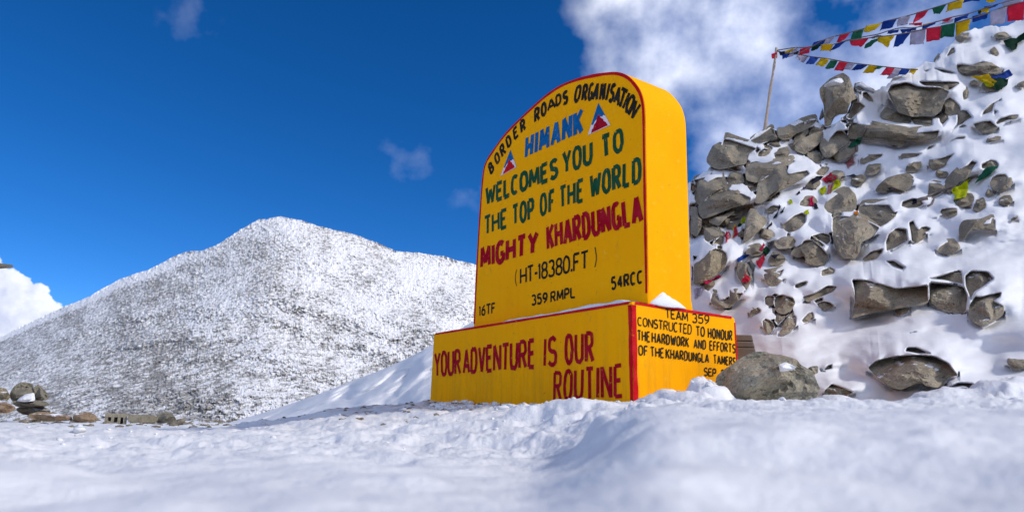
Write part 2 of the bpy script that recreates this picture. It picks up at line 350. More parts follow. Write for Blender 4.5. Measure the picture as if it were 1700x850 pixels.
def hill_r(az, el):
    e1 = np.interp(az, _sa, _e1s); e0 = np.interp(az, FA, FE)
    t = np.clip((el - e0) / np.maximum(e1 - e0, .004), 0, 1.25)
    r0 = np.interp(az, R0A, _r0[:, 1]); r1 = np.interp(az, R1A, _r1[:, 1])
    return r0 + (r1 - r0) * t ** 1.2

# ------------------------------------------------------------------ rocks traced from the photograph
#  (crop, outline, label, options)
ROCKS = [
 ('P', [180,500,235,410,330,360,350,290,400,290,530,335,665,380,630,405,585,440,560,530,430,555,310,580,225,550], 'big overhanging boulder at the top left corner of the rock heap, nearest the blue sky', 'deep'),
 ('P', [590,305,690,255,790,185,825,200,830,250,860,290,800,305,680,345,620,325], 'pointed boulder at the foot of the wooden flag pole', ''),
 ('P', [745,345,800,318,850,320,890,362,820,370], 'small arched stone under the pointed boulder by the flag pole', ''),
 ('Q', [-56,625,0,625,60,590,150,540,260,508,330,505,285,560,200,610,120,640,60,690,-10,695,-50,670], 'long skyline boulder with a thick snow top, between flag pole and upright boulder', ''),
 ('P', [555,560,600,510,660,500,740,530,830,530,960,490,1030,495,960,540,860,590,740,650,680,700,640,700,560,680,548,620], 'blunt boulder under a broad flat snow cap, just below the flag pole', ''),
 ('P', [640,890,665,740,700,680,780,625,930,560,955,620,1040,600,1133,585,1160,620,1060,690,950,740,850,790,770,850,700,900,650,900], 'long leaning boulder with lit yellowish end below the flat snow cap', 'deep'),
 ('P', [565,705,680,705,660,780,600,790,565,740], 'dark stone wedged in the hollow left of the leaning boulder', 'bare back'),
 ('P', [65,840,100,740,150,720,190,700,280,650,350,650,385,720,360,750,260,800,190,850,140,910,90,900], 'rounded boulder under the overhanging boulder, close to the yellow slab', ''),
 ('P', [375,680,400,640,440,620,530,640,545,700,490,720,420,725,385,720], 'small jagged stone with snow running down it, beneath the overhanging boulder', ''),
 ('P', [60,670,130,660,190,640,240,600,245,620,180,640,150,700,100,740,75,710], 'small stone with a sloping snow cap beside the top edge of the yellow slab', ''),
 ('P', [36,700,80,700,90,760,60,790,36,780], 'small rusty brown stone touching the edge of the yellow slab', 'bare rust'),
 ('R', [105,270,120,220,200,170,300,110,400,85,450,110,520,125,600,160,600,190,540,230,400,270,300,310,200,350,150,360,115,320], 'long pale boulder like a loaf, lower of the two slanting ones near the slab', 'deep'),
 ('R', [575,300,600,255,640,265,700,330,755,350,760,385,700,460,620,530,535,580,530,560,550,420], 'pyramid shaped boulder standing alone in the snow beside red flags', 'bare'),
 ('R', [40,230,100,260,110,330,150,370,130,470,95,530,40,500], 'tall dark boulder half hidden by the edge of the yellow slab', 'bare'),
 ('R', [200,370,260,345,350,320,440,280,460,290,380,350,300,430,250,410,215,400], 'flat stone tucked under the long loaf shaped boulder', 'bare'),
 ('R', [165,450,250,430,310,460,350,500,300,540,250,560,200,590,165,560], 'round stone in the dark gap left of the red flag scraps', 'bare'),
 ('R', [250,570,330,510,360,530,355,590,320,620,280,600,240,605], 'low stone directly left of the upright red flag strip', ''),
 ('R', [480,490,520,475,540,500,530,530,480,530], 'tiny stone between the yellow-red flag and the pyramid boulder', ''),
 ('R', [60,830,130,770,200,680,260,640,320,645,375,685,385,750,350,830,290,880,230,925,150,970,65,975], 'big tan boulder jutting out from behind the slab above the dark red cloth', 'deep tan'),
 ('T', [160,300,270,285,250,320,200,365,165,340], 'small stone under the big tan boulder and dark red cloth', ''),
 ('R', [55,700,110,705,100,740,60,770], 'little grey stone beside the slab, up from the big tan boulder', ''),
 ('R', [770,180,800,150,855,130,860,155,800,180], 'thin stone poking out below the long leaning boulder', ''),
 ('T', [225,430,240,375,290,385,310,440,370,430,395,480,390,520,330,520,280,500,240,480], 'dark stone low behind the corner of the plinth, left half of a pair', ''),
 ('T', [400,340,440,380,540,375,480,450,400,525,370,500,400,420], 'dark stone low behind the corner of the plinth, right half of a pair', ''),
 ('T', [480,80,560,90,600,180,620,250,580,320,560,360,520,290,465,190], 'narrow stone with red and grey flags caught on it', 'bare'),
 ('T', [715,200,800,190,920,150,890,210,850,240,900,260,850,320,790,325,750,290], 'wedge stone under a smooth snow bulge, top one of a vertical row', ''),
 ('T', [730,420,760,400,830,400,820,490,770,505,735,480], 'small squat stone with a white snow lid, under the wedge stone', ''),
 ('T', [840,400,900,390,1000,420,1020,470,980,550,910,580,850,560,820,490,815,450], 'round pale stone right of the squat stone with a snow lid', ''),
 ('T', [850,560,990,550,900,640,860,690,820,640], 'dark stone in the shade under the round pale stone', 'bare back'),
 ('T', [705,640,740,615,800,640,830,690,800,750,760,760,720,700], 'dark stone low in the snow, leftmost at the bottom of the vertical row', ''),
 ('T', [895,690,960,620,1010,580,1035,600,1030,680,980,740,930,765,870,775,930,735], 'rounded stone with snow down its left edge, lowest of the vertical row', ''),
 ('Z', [540,660,610,635,660,605,712,610,690,640,620,670,570,685], 'thin flat slab of stone emerging from smooth snow', ''),
 ('Z', [530,430,550,395,590,390,640,430,670,470,650,510,610,515,560,500,555,470], 'brownish boulder with a snow notch, left of the biggest dark boulder', ''),
 ('U', [350,640,380,615,480,620,600,640,720,690,795,725,720,820,620,870,600,960,560,1020,450,1010,400,960,360,860,345,740], 'large dark wedge shaped boulder in the middle of the heap', 'deep'),
 ('U', [150,800,250,775,330,790,345,860,300,900,250,870,180,830], 'dark stone squeezed in left of the large wedge shaped boulder', ''),
 ('U', [270,540,290,490,380,420,450,390,520,400,575,450,580,540,540,575,440,580,350,605,300,585], 'rounded oval boulder just under the tangle of yellow and pink flags', ''),
 ('U', [590,560,620,515,760,510,890,510,930,580,965,575,940,620,860,690,800,725,740,690,620,620], 'pointed flat topped boulder touching the little orange flag', ''),
 ('U', [750,390,780,360,850,300,950,270,1060,250,1120,280,1100,330,1050,380,1000,390,930,350,870,350,860,400], 'long smooth boulder under a wide snow brow right of the flag tangle', ''),
 ('U', [600,110,700,40,830,30,820,60,740,100,640,125], 'low stone under curved snow, left of two small ones', ''),
 ('U', [985,70,1000,30,1133,25,1160,60,1060,75], 'low flat stone under the long slab boulder, right of the curved snow', ''),
 ('U', [100,45,200,45,260,70,240,130,190,130], 'stone with a round snow cushion above the flag tangle', ''),
 ('Q', [90,750,110,680,170,640,235,610,240,625,190,680,140,720], 'slim stone framed by two snow ribs below the skyline boulder', ''),
 ('Q', [240,665,250,625,310,585,395,595,360,625,290,655], 'small stone between snow ribs under the upright boulder', ''),
 ('Q', [105,780,150,740,250,690,380,650,385,670,330,740,270,790,200,830,120,800], 'slanting boulder with a straight snow rib along its top edge', ''),
 ('Q', [340,770,370,740,420,730,440,680,500,610,560,600,610,650,640,680,610,720,560,760,480,840,440,860,380,860], 'brown grey boulder directly below the upright boulder', ''),
 ('Q', [470,850,540,790,620,740,640,690,700,720,690,800,600,870,520,900], 'boulder carrying the green flag scrap', ''),
 ('Q', [345,220,370,190,430,130,500,90,560,65,620,110,660,200,670,250,700,300,640,330,610,400,600,450,520,460,470,490,450,560,420,580,390,570,385,480,380,370,350,290], 'tall upright boulder on the skyline like a tooth with a small snow patch', 'bare deep sky'),
 ('Q', [335,500,375,380,388,480,350,512], 'thin dark stone leaning behind the left foot of the upright boulder', 'bare back'),
 ('Q', [590,480,630,400,660,340,720,340,780,380,720,440,650,510,600,500], 'greenish block leaning against the right foot of the upright boulder', ''),
 ('Q', [540,510,590,495,620,530,600,555,545,530], 'small dark stone at the base of the greenish block', ''),
 ('Q', [740,250,790,240,840,290,860,345,800,340,745,300], 'dark green stone on the skyline right of the upright boulder', ''),
 ('Q', [665,190,720,180,770,205,870,245,850,265,780,245,740,245,700,240], 'thin skyline stone right behind the upright boulder', ''),
 ('W', [208,430,225,400,300,388,360,410,450,410,500,432,475,470,465,520,430,548,330,550,260,530,235,490], 'biggest boulder of the heap, massive and cracked, under the flag lines', 'deep'),
 ('W', [350,384,420,382,555,388,500,432,450,412,380,407], 'flat slab lying on top of the massive cracked boulder', ''),
 ('W', [170,540,200,500,240,520,320,550,320,585,240,580,180,560], 'dark stone in the shade beneath the left end of the massive boulder', 'bare'),
 ('W', [320,555,420,552,425,590,400,600,330,588], 'pale block propping the massive cracked boulder', 'bare'),
 ('W', [445,545,480,535,500,560,470,600,450,580], 'triangular stone right of the pale propping block', 'bare'),
 ('W', [470,480,500,460,520,470,550,500,560,540,500,550,480,540], 'grey stone with a snow tongue, right of the massive cracked boulder', ''),
 ('W', [20,600,40,580,110,590,200,610,330,630,455,612,440,650,390,665,310,665,270,695,230,680,150,665,60,660,20,650], 'long horizontal brown slab boulder under a smooth white snow shelf', 'deep'),
 ('S', [495,270,560,265,640,280,740,240,790,250,860,300,930,345,860,360,760,350,700,315,600,355,520,345,500,310], 'knobbly boulder under a big snow dome left of the blue flag', ''),
 ('S', [270,300,350,305,450,330,520,355,440,362,360,350,310,325], 'reddish flat stone under snow at the end of the lowest flag line', ''),
 ('S', [185,330,230,312,260,320,210,350], 'tiny stone left of the reddish flat stone', ''),
 ('S', [280,240,330,180,350,200,330,230,290,255], 'small brown stone on the steep skyline left of the snow dome', ''),
 ('S', [810,150,860,120,900,170,880,195,830,180], 'brown stone poking from snow under the big dark green flag', ''),
 ('S', [620,450,670,430,720,465,650,470], 'little stone left of the yellow scrap below the blue flag', ''),
 ('S', [555,520,600,500,615,530,600,590,560,610], 'narrow upright stone amid snow right of the massive boulder', ''),
 ('S', [500,740,550,695,600,700,665,770,600,800,530,850,500,830], 'brown block with a rounded snow hood below the narrow upright stone', ''),
 ('S', [720,765,740,710,820,640,920,585,930,610,860,640,840,720,780,745], 'crescent of dark rock curving through the upper right snow', ''),
 ('S', [845,690,900,710,860,750,845,740], 'tiny dark stone inside the crescent of rock', ''),
 ('S', [860,820,900,770,1000,745,1090,740,1060,780,960,800,880,840], 'flat brown rock streak lying in the upper right snow', ''),
 ('S', [1060,470,1133,440,1190,450,1133,485,1080,485], 'flat stone at the right end of the snow, below the blue flag', ''),
 ('S', [835,20,880,-10,960,-20,1000,10,920,25], 'reddish brown rock above the dark green flag on the crest', ''),
 ('S', [480,20,520,-10,620,-30,600,20,560,60,500,50], 'dark crest rock under the yellow flag at the skyline', ''),
 ('S', [395,195,440,120,480,110,490,160,420,200], 'dark bluish rock showing through thin snow on the crest slope', ''),
 ('V', [200,290,230,245,290,225,300,240,250,275], 'small dark stone below the right end of the long brown slab', ''),
 ('V', [30,345,40,315,150,305,180,310,130,345,60,355], 'flat green grey stone under the long brown slab', ''),
 ('V', [235,400,270,375,370,350,485,305,460,340,400,410,350,450,280,470,245,450], 'green grey boulder with a pointed right tip in the middle snow', ''),
 ('V', [405,225,440,190,500,155,590,150,570,180,490,185], 'thin curved rock edge in the snow right of the long brown slab', ''),
 ('V', [770,215,790,175,930,165,900,185,820,205], 'thin brown rock edge up the snow from the green flag', ''),
 ('V', [220,700,240,610,290,595,380,620,400,640,300,720,240,730], 'greenish boulder left of the yellow flag, with a cord across it', ''),
 ('V', [380,610,440,540,520,470,600,420,640,380,700,395,640,470,590,560,500,590,450,690,400,660], 'long slanting boulder behind the hanging yellow flag', ''),
 ('V', [810,600,830,540,880,510,960,505,1000,570,1030,575,1000,640,920,680,850,660], 'round speckled boulder right of the hanging green flag', ''),
 ('V', [765,700,790,660,850,690,800,725], 'small dark stone under the round speckled boulder', ''),
 ('V', [440,110,490,40,510,0,590,-10,520,60,450,115], 'slim dark stone at the side of the snow tongue above the thin curved edge', ''),
 ('V', [870,30,900,0,1000,-10,940,20], 'slim rock sliver high in the right hand snow', ''),
 ('X', [195,400,210,365,250,335,300,340,310,400,240,435,200,450], 'rounded dark boulder, left one of a touching pair', ''),
 ('X', [305,310,330,300,350,340,390,360,385,385,340,408,318,400], 'speckled boulder with a pointed top, right one of a touching pair', ''),
 ('X', [90,480,130,445,190,430,185,455,150,485,100,495], 'low stone right of the large wedge shaped boulder, beneath the pair', ''),
 ('X', [195,490,240,485,300,520,280,540,230,520], 'small flat stone alone on smooth snow above the longest low boulder', ''),
 ('X', [545,400,545,340,560,325,690,318,700,290,715,300,715,355,690,345,600,345,560,395], 'hook shaped ledge of dark rock holding a pocket of snow', ''),
 ('X', [38,578,85,577,180,600,250,620,330,610,400,600,400,690,310,705,200,720,100,745,40,762,46,720,56,680,48,620], 'longest low boulder at the foot of the heap, dark with a greenish top edge', 'deep'),
 ('X', [400,570,440,560,555,530,570,605,500,590,410,580], 'roof like rock slab over the dark hollow right of the longest boulder', ''),
 ('X', [400,585,500,595,570,610,590,660,580,735,500,735,440,710,400,690], 'dark hollow rock face between the longest boulder and the angular block', 'bare back'),
 ('X', [570,560,600,535,680,540,715,575,650,620,620,640,600,680,570,610], 'angular block right of the roof like slab', ''),
 ('X', [590,700,620,655,640,660,745,635,740,660,705,680,750,700,755,740,700,780,650,803,590,760], 'cube like boulder at the right end of the low rock band, pointing down', 'deep'),
 ('X', [240,730,260,715,312,712,300,735,270,747], 'small stone in the snow just beneath the longest low boulder', ''),
 ('X', [285,835,330,820,370,820,320,832], 'sliver of rock in smooth snow above the round front boulder', ''),
 ('X', [410,290,440,285,440,295,420,297], 'tiny dark stone above the touching pair of boulders', ''),
 ('X', [785,305,820,280,820,292,795,305], 'tiny dark sliver near the right border of the snow', ''),
 ('Y', [700,500,690,450,730,415,780,430,845,455,800,490,740,490], 'small speckled stone between the two front boulders', 'near'),
 ('Y', [910,335,950,300,1050,275,1150,268,1250,275,1320,310,1370,375,1320,390,1300,420,1260,435,1200,425,1180,405,1130,425,1080,445,1020,430,960,385], 'broad round front boulder, half dark half tan, with snow along its top', 'deep near two'),
 ('Y', [1095,255,1110,230,1160,230,1240,265,1170,268], 'flat stone in the snow just on top of the round front boulder', 'near'),
 ('Y', [1310,430,1370,405,1440,410,1480,440,1490,470,1450,455,1400,430,1330,440], 'arched low stone right of the round front boulder', 'near'),
 ('Y', [1610,300,1680,305,1740,310,1740,330,1640,345], 'ragged dark stone in the rumpled snow at the lower right', 'near'),
 ('Y', [1620,455,1680,440,1760,425,1760,450,1680,460], 'low dark stone buried in snow at the lower right corner', 'near'),
 ('Y', [680,350,710,320,735,315,735,340,700,350], 'tiny stone at the tip of the snow hump beside the speckled granite boulder', 'near'),
]
def edge_dist(poly, X, Y):
    """distance to the outline, vector from nearest outline point, inside mask"""
    best = np.full(X.shape, 1e9); bx = np.zeros(X.shape); by = np.zeros(X.shape); ins = np.zeros(X.shape, bool)
    n = len(poly)
    for i in range(n):
        x1, y1 = poly[i]; x2, y2 = poly[(i + 1) % n]; dx, dy = x2 - x1, y2 - y1
        t = np.clip(((X - x1) * dx + (Y - y1) * dy) / (dx * dx + dy * dy + 1e-9), 0, 1)
        qx, qy = X - x1 - t * dx, Y - y1 - t * dy; d = np.hypot(qx, qy); m = d < best
        best = np.where(m, d, best); bx = np.where(m, qx, bx); by = np.where(m, qy, by)
        c = ((y1 > Y) != (y2 > Y)) & (X < (x2 - x1) * (Y - y1) / (y2 - y1 + 1e-12) + x1)
        ins ^= c
    return best, bx, by, ins
def poly_info(poly):
    x, y = poly[:, 0], poly[:, 1]; x2, y2 = np.roll(x, -1), np.roll(y, -1); cr_ = x * y2 - x2 * y; A = cr_.sum() / 2
    if abs(A) < 1: return poly.mean(0), 1.0
    return np.array([((x + x2) * cr_).sum(), ((y + y2) * cr_).sum()]) / (6 * A), abs(A)
def smooth_poly(p):               # cut corners once
    q = np.roll(p, -1, 0); return np.stack([p * .88 + q * .12, p * .12 + q * .88], 1).reshape(-1, 2)
_ico = {}
def ico(n):
    if n not in _ico:
        import bmesh
        bm = bmesh.new(); bmesh.ops.create_icosphere(bm, subdivisions=n, radius=1); bm.verts.ensure_lookup_table()
        _ico[n] = (np.array([v.co[:] for v in bm.verts]), [[v.index for v in f.verts] for f in bm.faces]); bm.free()
    return _ico[n]
def make_rock(name, poly, rfun, D, mat, seed, bare=False, facets=6, parent=None, flat=False, mats=None, ndetail=1.0):
    """closed rock whose outline from the road is poly; rfun(px,py) is the distance of its middle, D its half depth"""
    rs = np.random.RandomState(seed)
    poly = np.asarray(poly, float)
    (cx, cy), A = poly_info(poly)
    h = np.ptp(poly[:, 1])
    if not bare:
        q = poly.copy()
        nrm = np.roll(poly, -1, 0) - np.roll(poly, 1, 0); nn = np.stack([nrm[:, 1], -nrm[:, 0]], 1)
        sgn = 1 if ((nn * (poly - [cx, cy])).sum() > 0) else -1
        nn = nn * sgn / (np.linalg.norm(nn, axis=1)[:, None] + 1e-9)
        upw = np.clip(-nn[:, 1] - .15, 0, 1)
        q[:, 1] -= upw * (min(11, .24 * h) + 2.5); poly = q
    # a middle point from which the whole outline is seen as well as possible
    bestp = None
    for kx in np.linspace(-.35, .35, 9):
        for ky in np.linspace(-.3, .3, 7):
            c = np.array([cx + kx * np.ptp(poly[:, 0]), cy + ky * h]); d, _, _, ins = edge_dist(poly, np.array([c[0]]), np.array([c[1]]))
            if not ins[0]: continue
            v = poly - c; v2 = np.roll(v, -1, 0); cs = np.sign(np.sum(v[:, 0] * v2[:, 1] - v[:, 1] * v2[:, 0]))
            bad = ((v[:, 0] * v2[:, 1] - v[:, 1] * v2[:, 0]) * cs < 0).sum()
            sc = -bad * 30 + d[0]
            if bestp is None or sc > bestp[0]: bestp = (sc, c)
    c = bestp[1] if bestp is not None else np.array([cx, cy])
    n = 5 if math.sqrt(A) > 45 else 4 if math.sqrt(A) > 14 else 3
    V, Fc = ico(n); V = V.copy()
    # ico axes: x right, y toward viewer (negative = front), z up
    ang = np.arctan2(V[:, 2], V[:, 0]); rho = np.sqrt(V[:, 0] ** 2 + V[:, 2] ** 2); dep = V[:, 1]
    # radial table of outline
    th = np.linspace(-math.pi, math.pi, 361); Rt = np.zeros(361)
    P1 = poly - c; P1[:, 1] *= -1; P2 = np.roll(P1, -1, 0)
    for i, a in enumerate(th):
        d = np.array([math.cos(a), math.sin(a)]); s = P2 - P1
        den = d[0] * s[:, 1] - d[1] * s[:, 0]; den = np.where(abs(den) < 1e-9, 1e-9, den)
        t = (P1[:, 0] * s[:, 1] - P1[:, 1] * s[:, 0]) / den; u = (P1[:, 0] * d[1] - P1[:, 1] * d[0]) / den
        ok = (t > 0) & (u >= -1e-6) & (u <= 1 + 1e-6)
        Rt[i] = t[ok].max() if ok.any() else 3
    R = np.interp(ang, th, Rt)
    k = np.clip(rho, 0, 1) ** .92
    x = c[0] + np.cos(ang) * R * k; y = c[1] - np.sin(ang) * R * k
    nd = np.sign(dep) * (1 - k ** 4.2) ** (1 / 2.0)     # normalised depth, negative = front
    sx = (x - c[0]) / (np.ptp(poly[:, 0]) / 2 + 1e-6); sy = -(y - c[1]) / (h / 2 + 1e-6)
    f = -nd
    for i in range(facets):                             # planes chip the front
        a = rs.uniform(0, 2 * math.pi); g = rs.uniform(.7, 2.0); off = rs.uniform(.62, 1.35)
        pl = off + .0 - g * (math.cos(a) * sx + math.sin(a) * sy) * .9
        f = np.where(dep < 0, np.minimum(f, np.maximum(pl, .02)), f)
    tp, bt = rs.uniform(.55, .85), rs.uniform(.5, .8); gt, gb = rs.uniform(.9, 1.8), rs.uniform(.35, .8)
    if not bare: gt *= .25; tp += .35
    f = np.where(dep < 0, np.minimum(f, np.minimum(np.maximum(tp + (.35 - sy) * gt, .02), np.maximum(bt + (sy + .45) * gb, .02))), f)
    nz = np.stack([sx * 1.6, f, sy * 1.6], -1) + seed * 3.7
    f = f + np.where(dep < 0, 1, 0) * (fbm(nz * 1.3, 3, seed) * .12 + np.abs(fbm(nz * 3.1, 3, seed + 5)) * .16 + fbm(nz * 9, 2, seed + 9) * .03 * ndetail) * (1 - k ** 6)
    r = rfun(x, y) - D * f
    W = at(x, y, r)
    tot = np.linalg.norm(W.max(0) - W.min(0))
    W = W + (np.stack([fbm(W * 6 / max(tot, .2) + s_, 3, seed + s_) for s_ in (1, 7, 13)], -1) * tot * .008 * ndetail)
    o = mesh_obj(name, W, Fc, mat, parent)
    base = W.mean(0); base[2] = W[:, 2].min()
    if parent is None: recenter(o, base)
    try:
        o.data.set_sharp_from_angle(angle=math.radians(24))
    except Exception: pass
    return o
def build_hill():
    infos = []; bedded = []
    for i, (crop, pts, lab, opt) in enumerate(ROCKS):
        p = cpx(crop, pts)
        (cx, cy), A = poly_info(p); az, el = azel(cx, cy); r = float(hill_r(az, el)); s = math.sqrt(A / math.pi) / F * r
        D = min(1.3, s * (1.35 if 'deep' in opt else 1.15)) + .03
        infos.append((p, smooth_poly(p), cx, cy, D, r, lab, opt))
    rs = np.random.RandomState(4242); REG = np.array([(1160, 300), (1290, 235), (1420, 190), (1560, 150), (1690, 120), (1690, 400), (1600, 420), (1500, 440), (1395, 440), (1370, 520), (1290, 545), (1165, 480)], float); tries = 0
    while len(bedded) < 32 and tries < 6000:                 # half buried stones between the traced ones
        tries += 1; x, y = rs.uniform(1150, 1695), rs.uniform(130, 545)
        if not edge_dist(REG, np.array([x]), np.array([y]))[3][0]: continue
        if x > 1430 and rs.rand() < .75: continue
        sz = rs.uniform(7, 15) * (1.15 if x < 1420 else 1); n = rs.randint(6, 9); a_ = np.arange(n) / n * 2 * math.pi + rs.uniform(-.25, .25, n)
        dx, dy = np.cos(a_) * sz * 1.5 * rs.uniform(.8, 1.15, n), -np.sin(a_) * sz * .85 * rs.uniform(.75, 1.15, n); ro = rs.uniform(-.6, .1)
        p = np.stack([x + dx * math.cos(ro) - dy * math.sin(ro), y + dx * math.sin(ro) + dy * math.cos(ro)], 1)
        if any((abs(cx_ - x) < 90 and abs(cy_ - y) < 90) and (edge_dist(q_, p[:, 0], p[:, 1])[0].min() < 4 or edge_dist(q_, np.array([x]), np.array([y]))[3][0] or edge_dist(p, q_[:, 0], q_[:, 1])[3].any()) for q_, _, cx_, cy_, *_r in infos): continue
        bedded.append(1); az, el = azel(x, y); r = float(hill_r(az, el)); s = sz * 1.2 / F * r
        infos.append((p, smooth_poly(p), x, y, s * .9 + .03, r, 'small half buried stone capped with snow among the larger boulders of the heap', 'bed'))
    a = np.concatenate([np.linspace(azel(366, 684)[0], azel(1140, 600)[0], 230)[:-1], np.linspace(azel(1140, 600)[0], azel(1760, 300)[0], 600), np.linspace(azel(1760, 300)[0], azel(2150, 300)[0], 60)[1:]])
    nt = 440; t = np.linspace(0, 1, nt)[:, None]
    e1 = np.interp(a, SA, SE); e0 = np.interp(a, FA, FE)
    jag = (fbm(np.stack([a * 55, a * 0, a * 0], -1), 3, 83) * .0045 + np.abs(fbm(np.stack([a * 130, a * 0 + 5, a * 0], -1), 2, 84)) * .003) * sstep(azel(1150, 300)[0], azel(1170, 300)[0], a)
    el = e0 + (np.maximum(e1, e0 + .002) - e0)[None, :] * t + jag[None, :] * sstep(.90, 1, t); az = np.repeat(a[None, :], nt, 0)
    r = hill_r(az, el)
    P = np.stack([r * np.sin(az), r * np.cos(az), r * np.tan(el) + ZC], -1); px, py = project(P)
    prot = np.full(px.shape, 0.0)
    for (p, sp_, cx, cy, D, rr, lab, opt) in infos:
        if 'bare' in opt: continue
        x0, y0 = p.min(0); x1, y1 = p.max(0); h = y1 - y0; w = x1 - x0
        Hu = .34 * h + 8; Hs = .12 * w + 5
        m = (px > x0 - 2.2 * Hs) & (px < x1 + 2.2 * Hs) & (py > y0 - 2.3 * Hu) & (py < y1 + 8)
        if not m.any(): continue
        d, bx, by, ins = edge_dist(sp_, px[m], py[m])
        ux_, uy_ = (px[m] - cx) / (w / 2), (cy - py[m]) / (h / 2); upc = uy_ / (np.hypot(ux_, uy_) + 1e-3)
        sxn = np.clip(np.abs(2 * (px[m] - bx - x0) / w - 1), 0, 1)
        wgt = np.exp(-(d / Hu) ** 2) * sstep(-.35, .45, upc)
        wgt = np.where(ins, sstep(y1, y0 + .4 * h, py[m] - by) * (1 - sstep(6, 12, d)), wgt)
        wgt = wgt * (1 + .2 * fbm(np.stack([px[m] * .07, py[m] * .07, px[m] * 0 + 3], -1), 3, 87))
        prot[m] = np.maximum(prot[m], wgt * (D * 1.04 + .04))
    K = np.exp(-np.linspace(-1.6, 1.6, 9) ** 2); K /= K.sum()
    for _ in range(3):
        if _ < 2: prot = sum(np.pad(prot, ((4, 4), (0, 0)), 'edge')[i:i + prot.shape[0]] * K[i] for i in range(9))
        prot = sum(np.pad(prot, ((0, 0), (4, 4)), 'edge')[:, i:i + prot.shape[1]] * K[i] for i in range(9))
    near = np.zeros(px.shape)
    for (p, sp_, cx, cy, D, rr, lab, opt) in infos:
        x0, y0 = p.min(0) - 7; x1, y1 = p.max(0) + 7
        m = (px > x0) & (px < x1) & (py > y0) & (py < y1)
        if m.any():
            d, bx, by, ins = edge_dist(sp_, px[m], py[m]); near[m] += np.where(ins, 0, np.exp(-(d / 4.6) ** 2))
    for (p, sp_, cx, cy, D, rr, lab, opt) in infos:
        x0, y0 = p.min(0) - 2; x1, y1 = p.max(0) + 2
        m = (px > x0) & (px < x1) & (py > y0) & (py < y1)
        if not m.any(): continue
        d, bx, by, ins = edge_dist(sp_, px[m], py[m])
        v = prot[m]; k = np.where(ins, sstep(-.3, 4.6, d), 0.0)
        prot[m] = v * (1 - k) + np.minimum(v, -(D * .5 + .1)) * k
        under = np.where(ins, 0, np.exp(-(d / 5.5) ** 2)) * sstep(-1.5, 1.5, by + 1.2 * np.abs(bx))
        prot[m] = np.where(v < .5 * D, prot[m] - under * (.30 * D + .05), prot[m])
    prot = prot - sstep(1.12, 1.5, near) * (px < 1430) * (.18 + np.maximum(prot, 0) * .6)
    CL_ = np.array([(1142, 305), (1185, 292), (1215, 285), (1262, 262), (1345, 226), (1392, 230), (1400, 250), (1330, 285), (1268, 330), (1225, 385), (1195, 402), (1142, 412)], float)
    d, bx, by, ins = edge_dist(CL_, px, py)
    gap = np.where(ins, sstep(0, 14, d), 0) * (1 - sstep(.02, .22, prot)) * (prot > -.12)
    prot = prot - gap * .40
    uu = az * 14 + el * 9; vv = el * 26 - az * 7
    prot = prot + (fbm(np.stack([uu, vv, uu * 0 + 3], -1), 3, 93) * .30) * sstep(azel(1150, 400)[0], azel(1330, 400)[0], az) * (prot > -.15)
    q = P
    bl = fbm(q * .8, 3, 31) * .24 + fbm(q * 2.2, 2, 37) * .05 + fbm(q * 7, 2, 41) * .006
    bl = bl + np.exp(-((px - 1650) / 60) ** 2 - ((py - 380) / 60) ** 2) * fbm(q * 4, 3, 47) * .12
    bl = bl + (np.abs(fbm(q * .9, 3, 97)) * .5 + fbm(q * 2.5, 3, 98) * .12) * (1 - sstep(azel(800, 600)[0], azel(1100, 600)[0], az)) * sstep(0, .2, t)
    rim = 1 - sstep(.93, 1, t)
    r2 = r - prot - bl * (0.25 + .75 * rim)
    P = np.stack([r2 * np.sin(az), r2 * np.cos(az), r2 * np.tan(el) + ZC], -1)
    P[-1, :, 2] += .0
    bk = np.linspace(0, 1, 14)[1:, None]
    B = P[-1][None] + np.stack([np.sin(az[:1]) * bk * 9, np.cos(az[:1]) * bk * 9, -(bk ** 1.5) * 7 + 0 * az[:1]], -1)
    V = np.concatenate([P, B]); nr, nc = V.shape[:2]
    o = mesh_obj('snow_slope', V.reshape(-1, 3), grid_faces(nr, nc), SNOW)
    tag(o, 'deep snow lying over the rock heap and the bank', None, None, 'structure')
    for i, (p, sp_, cx, cy, D, rr, lab, opt) in enumerate(infos):
        bare = 'bare' in opt
        shift = -.62 * D if 'back' not in opt else .1 * D
        # the middle of the rock follows the slope, a little in front of it
        def rf(x, y, D=D, shift=shift):
            A_, E_ = azel(x, y); return hill_r(A_, E_) + shift
        if 'sky' in opt:
            def rf(x, y, r0_=float(hill_r(*azel(cx, cy + 30))) - .3): return np.full(np.shape(x), r0_)
        mat = BRICKRED if 'rust' in opt else TAN if 'tan' in opt else ROCK
        A = poly_info(p)[1]
        ob = make_rock('boulder' if A > 500 else 'stone', sp_, rf, D, mat, 100 + i, bare)
        if 'bed' in opt: ob.name = 'half_buried_stone'
        tag(ob, lab, 'boulder' if A > 500 and 'bed' not in opt else 'stone', 'rocks of the snowy heap' if 'bed' not in opt else 'small half buried stones of the heap')
        if 'sky' in opt: tooth = ob; tooth_r = rf
    rs = np.random.RandomState(99); k = 0
    while k < 50:                                        # wedge stones deep in the gaps of the left part of the heap
        x, y = rs.uniform(1144, 1400), rs.uniform(232, 410); d, _, _, ins = edge_dist(CL_, np.array([x]), np.array([y]))
        if not ins[0] or d[0] < 3: continue
        n = rs.randint(6, 9); a_ = np.sort(rs.uniform(0, 2 * math.pi, n) * .3 + np.arange(n) / n * 2 * math.pi); sz = rs.uniform(9, 17)
        p = np.stack([x + np.cos(a_) * sz * rs.uniform(.8, 1.15, n) * 1.25, y + np.sin(a_) * sz * rs.uniform(.7, 1.1, n)], 1)
        def rf(x, y):
            A_, E_ = azel(x, y); return hill_r(A_, E_) + .16
        ob = make_rock('wedged_stone', p, rf, .22, ROCK, 600 + k, True, 8); k += 1
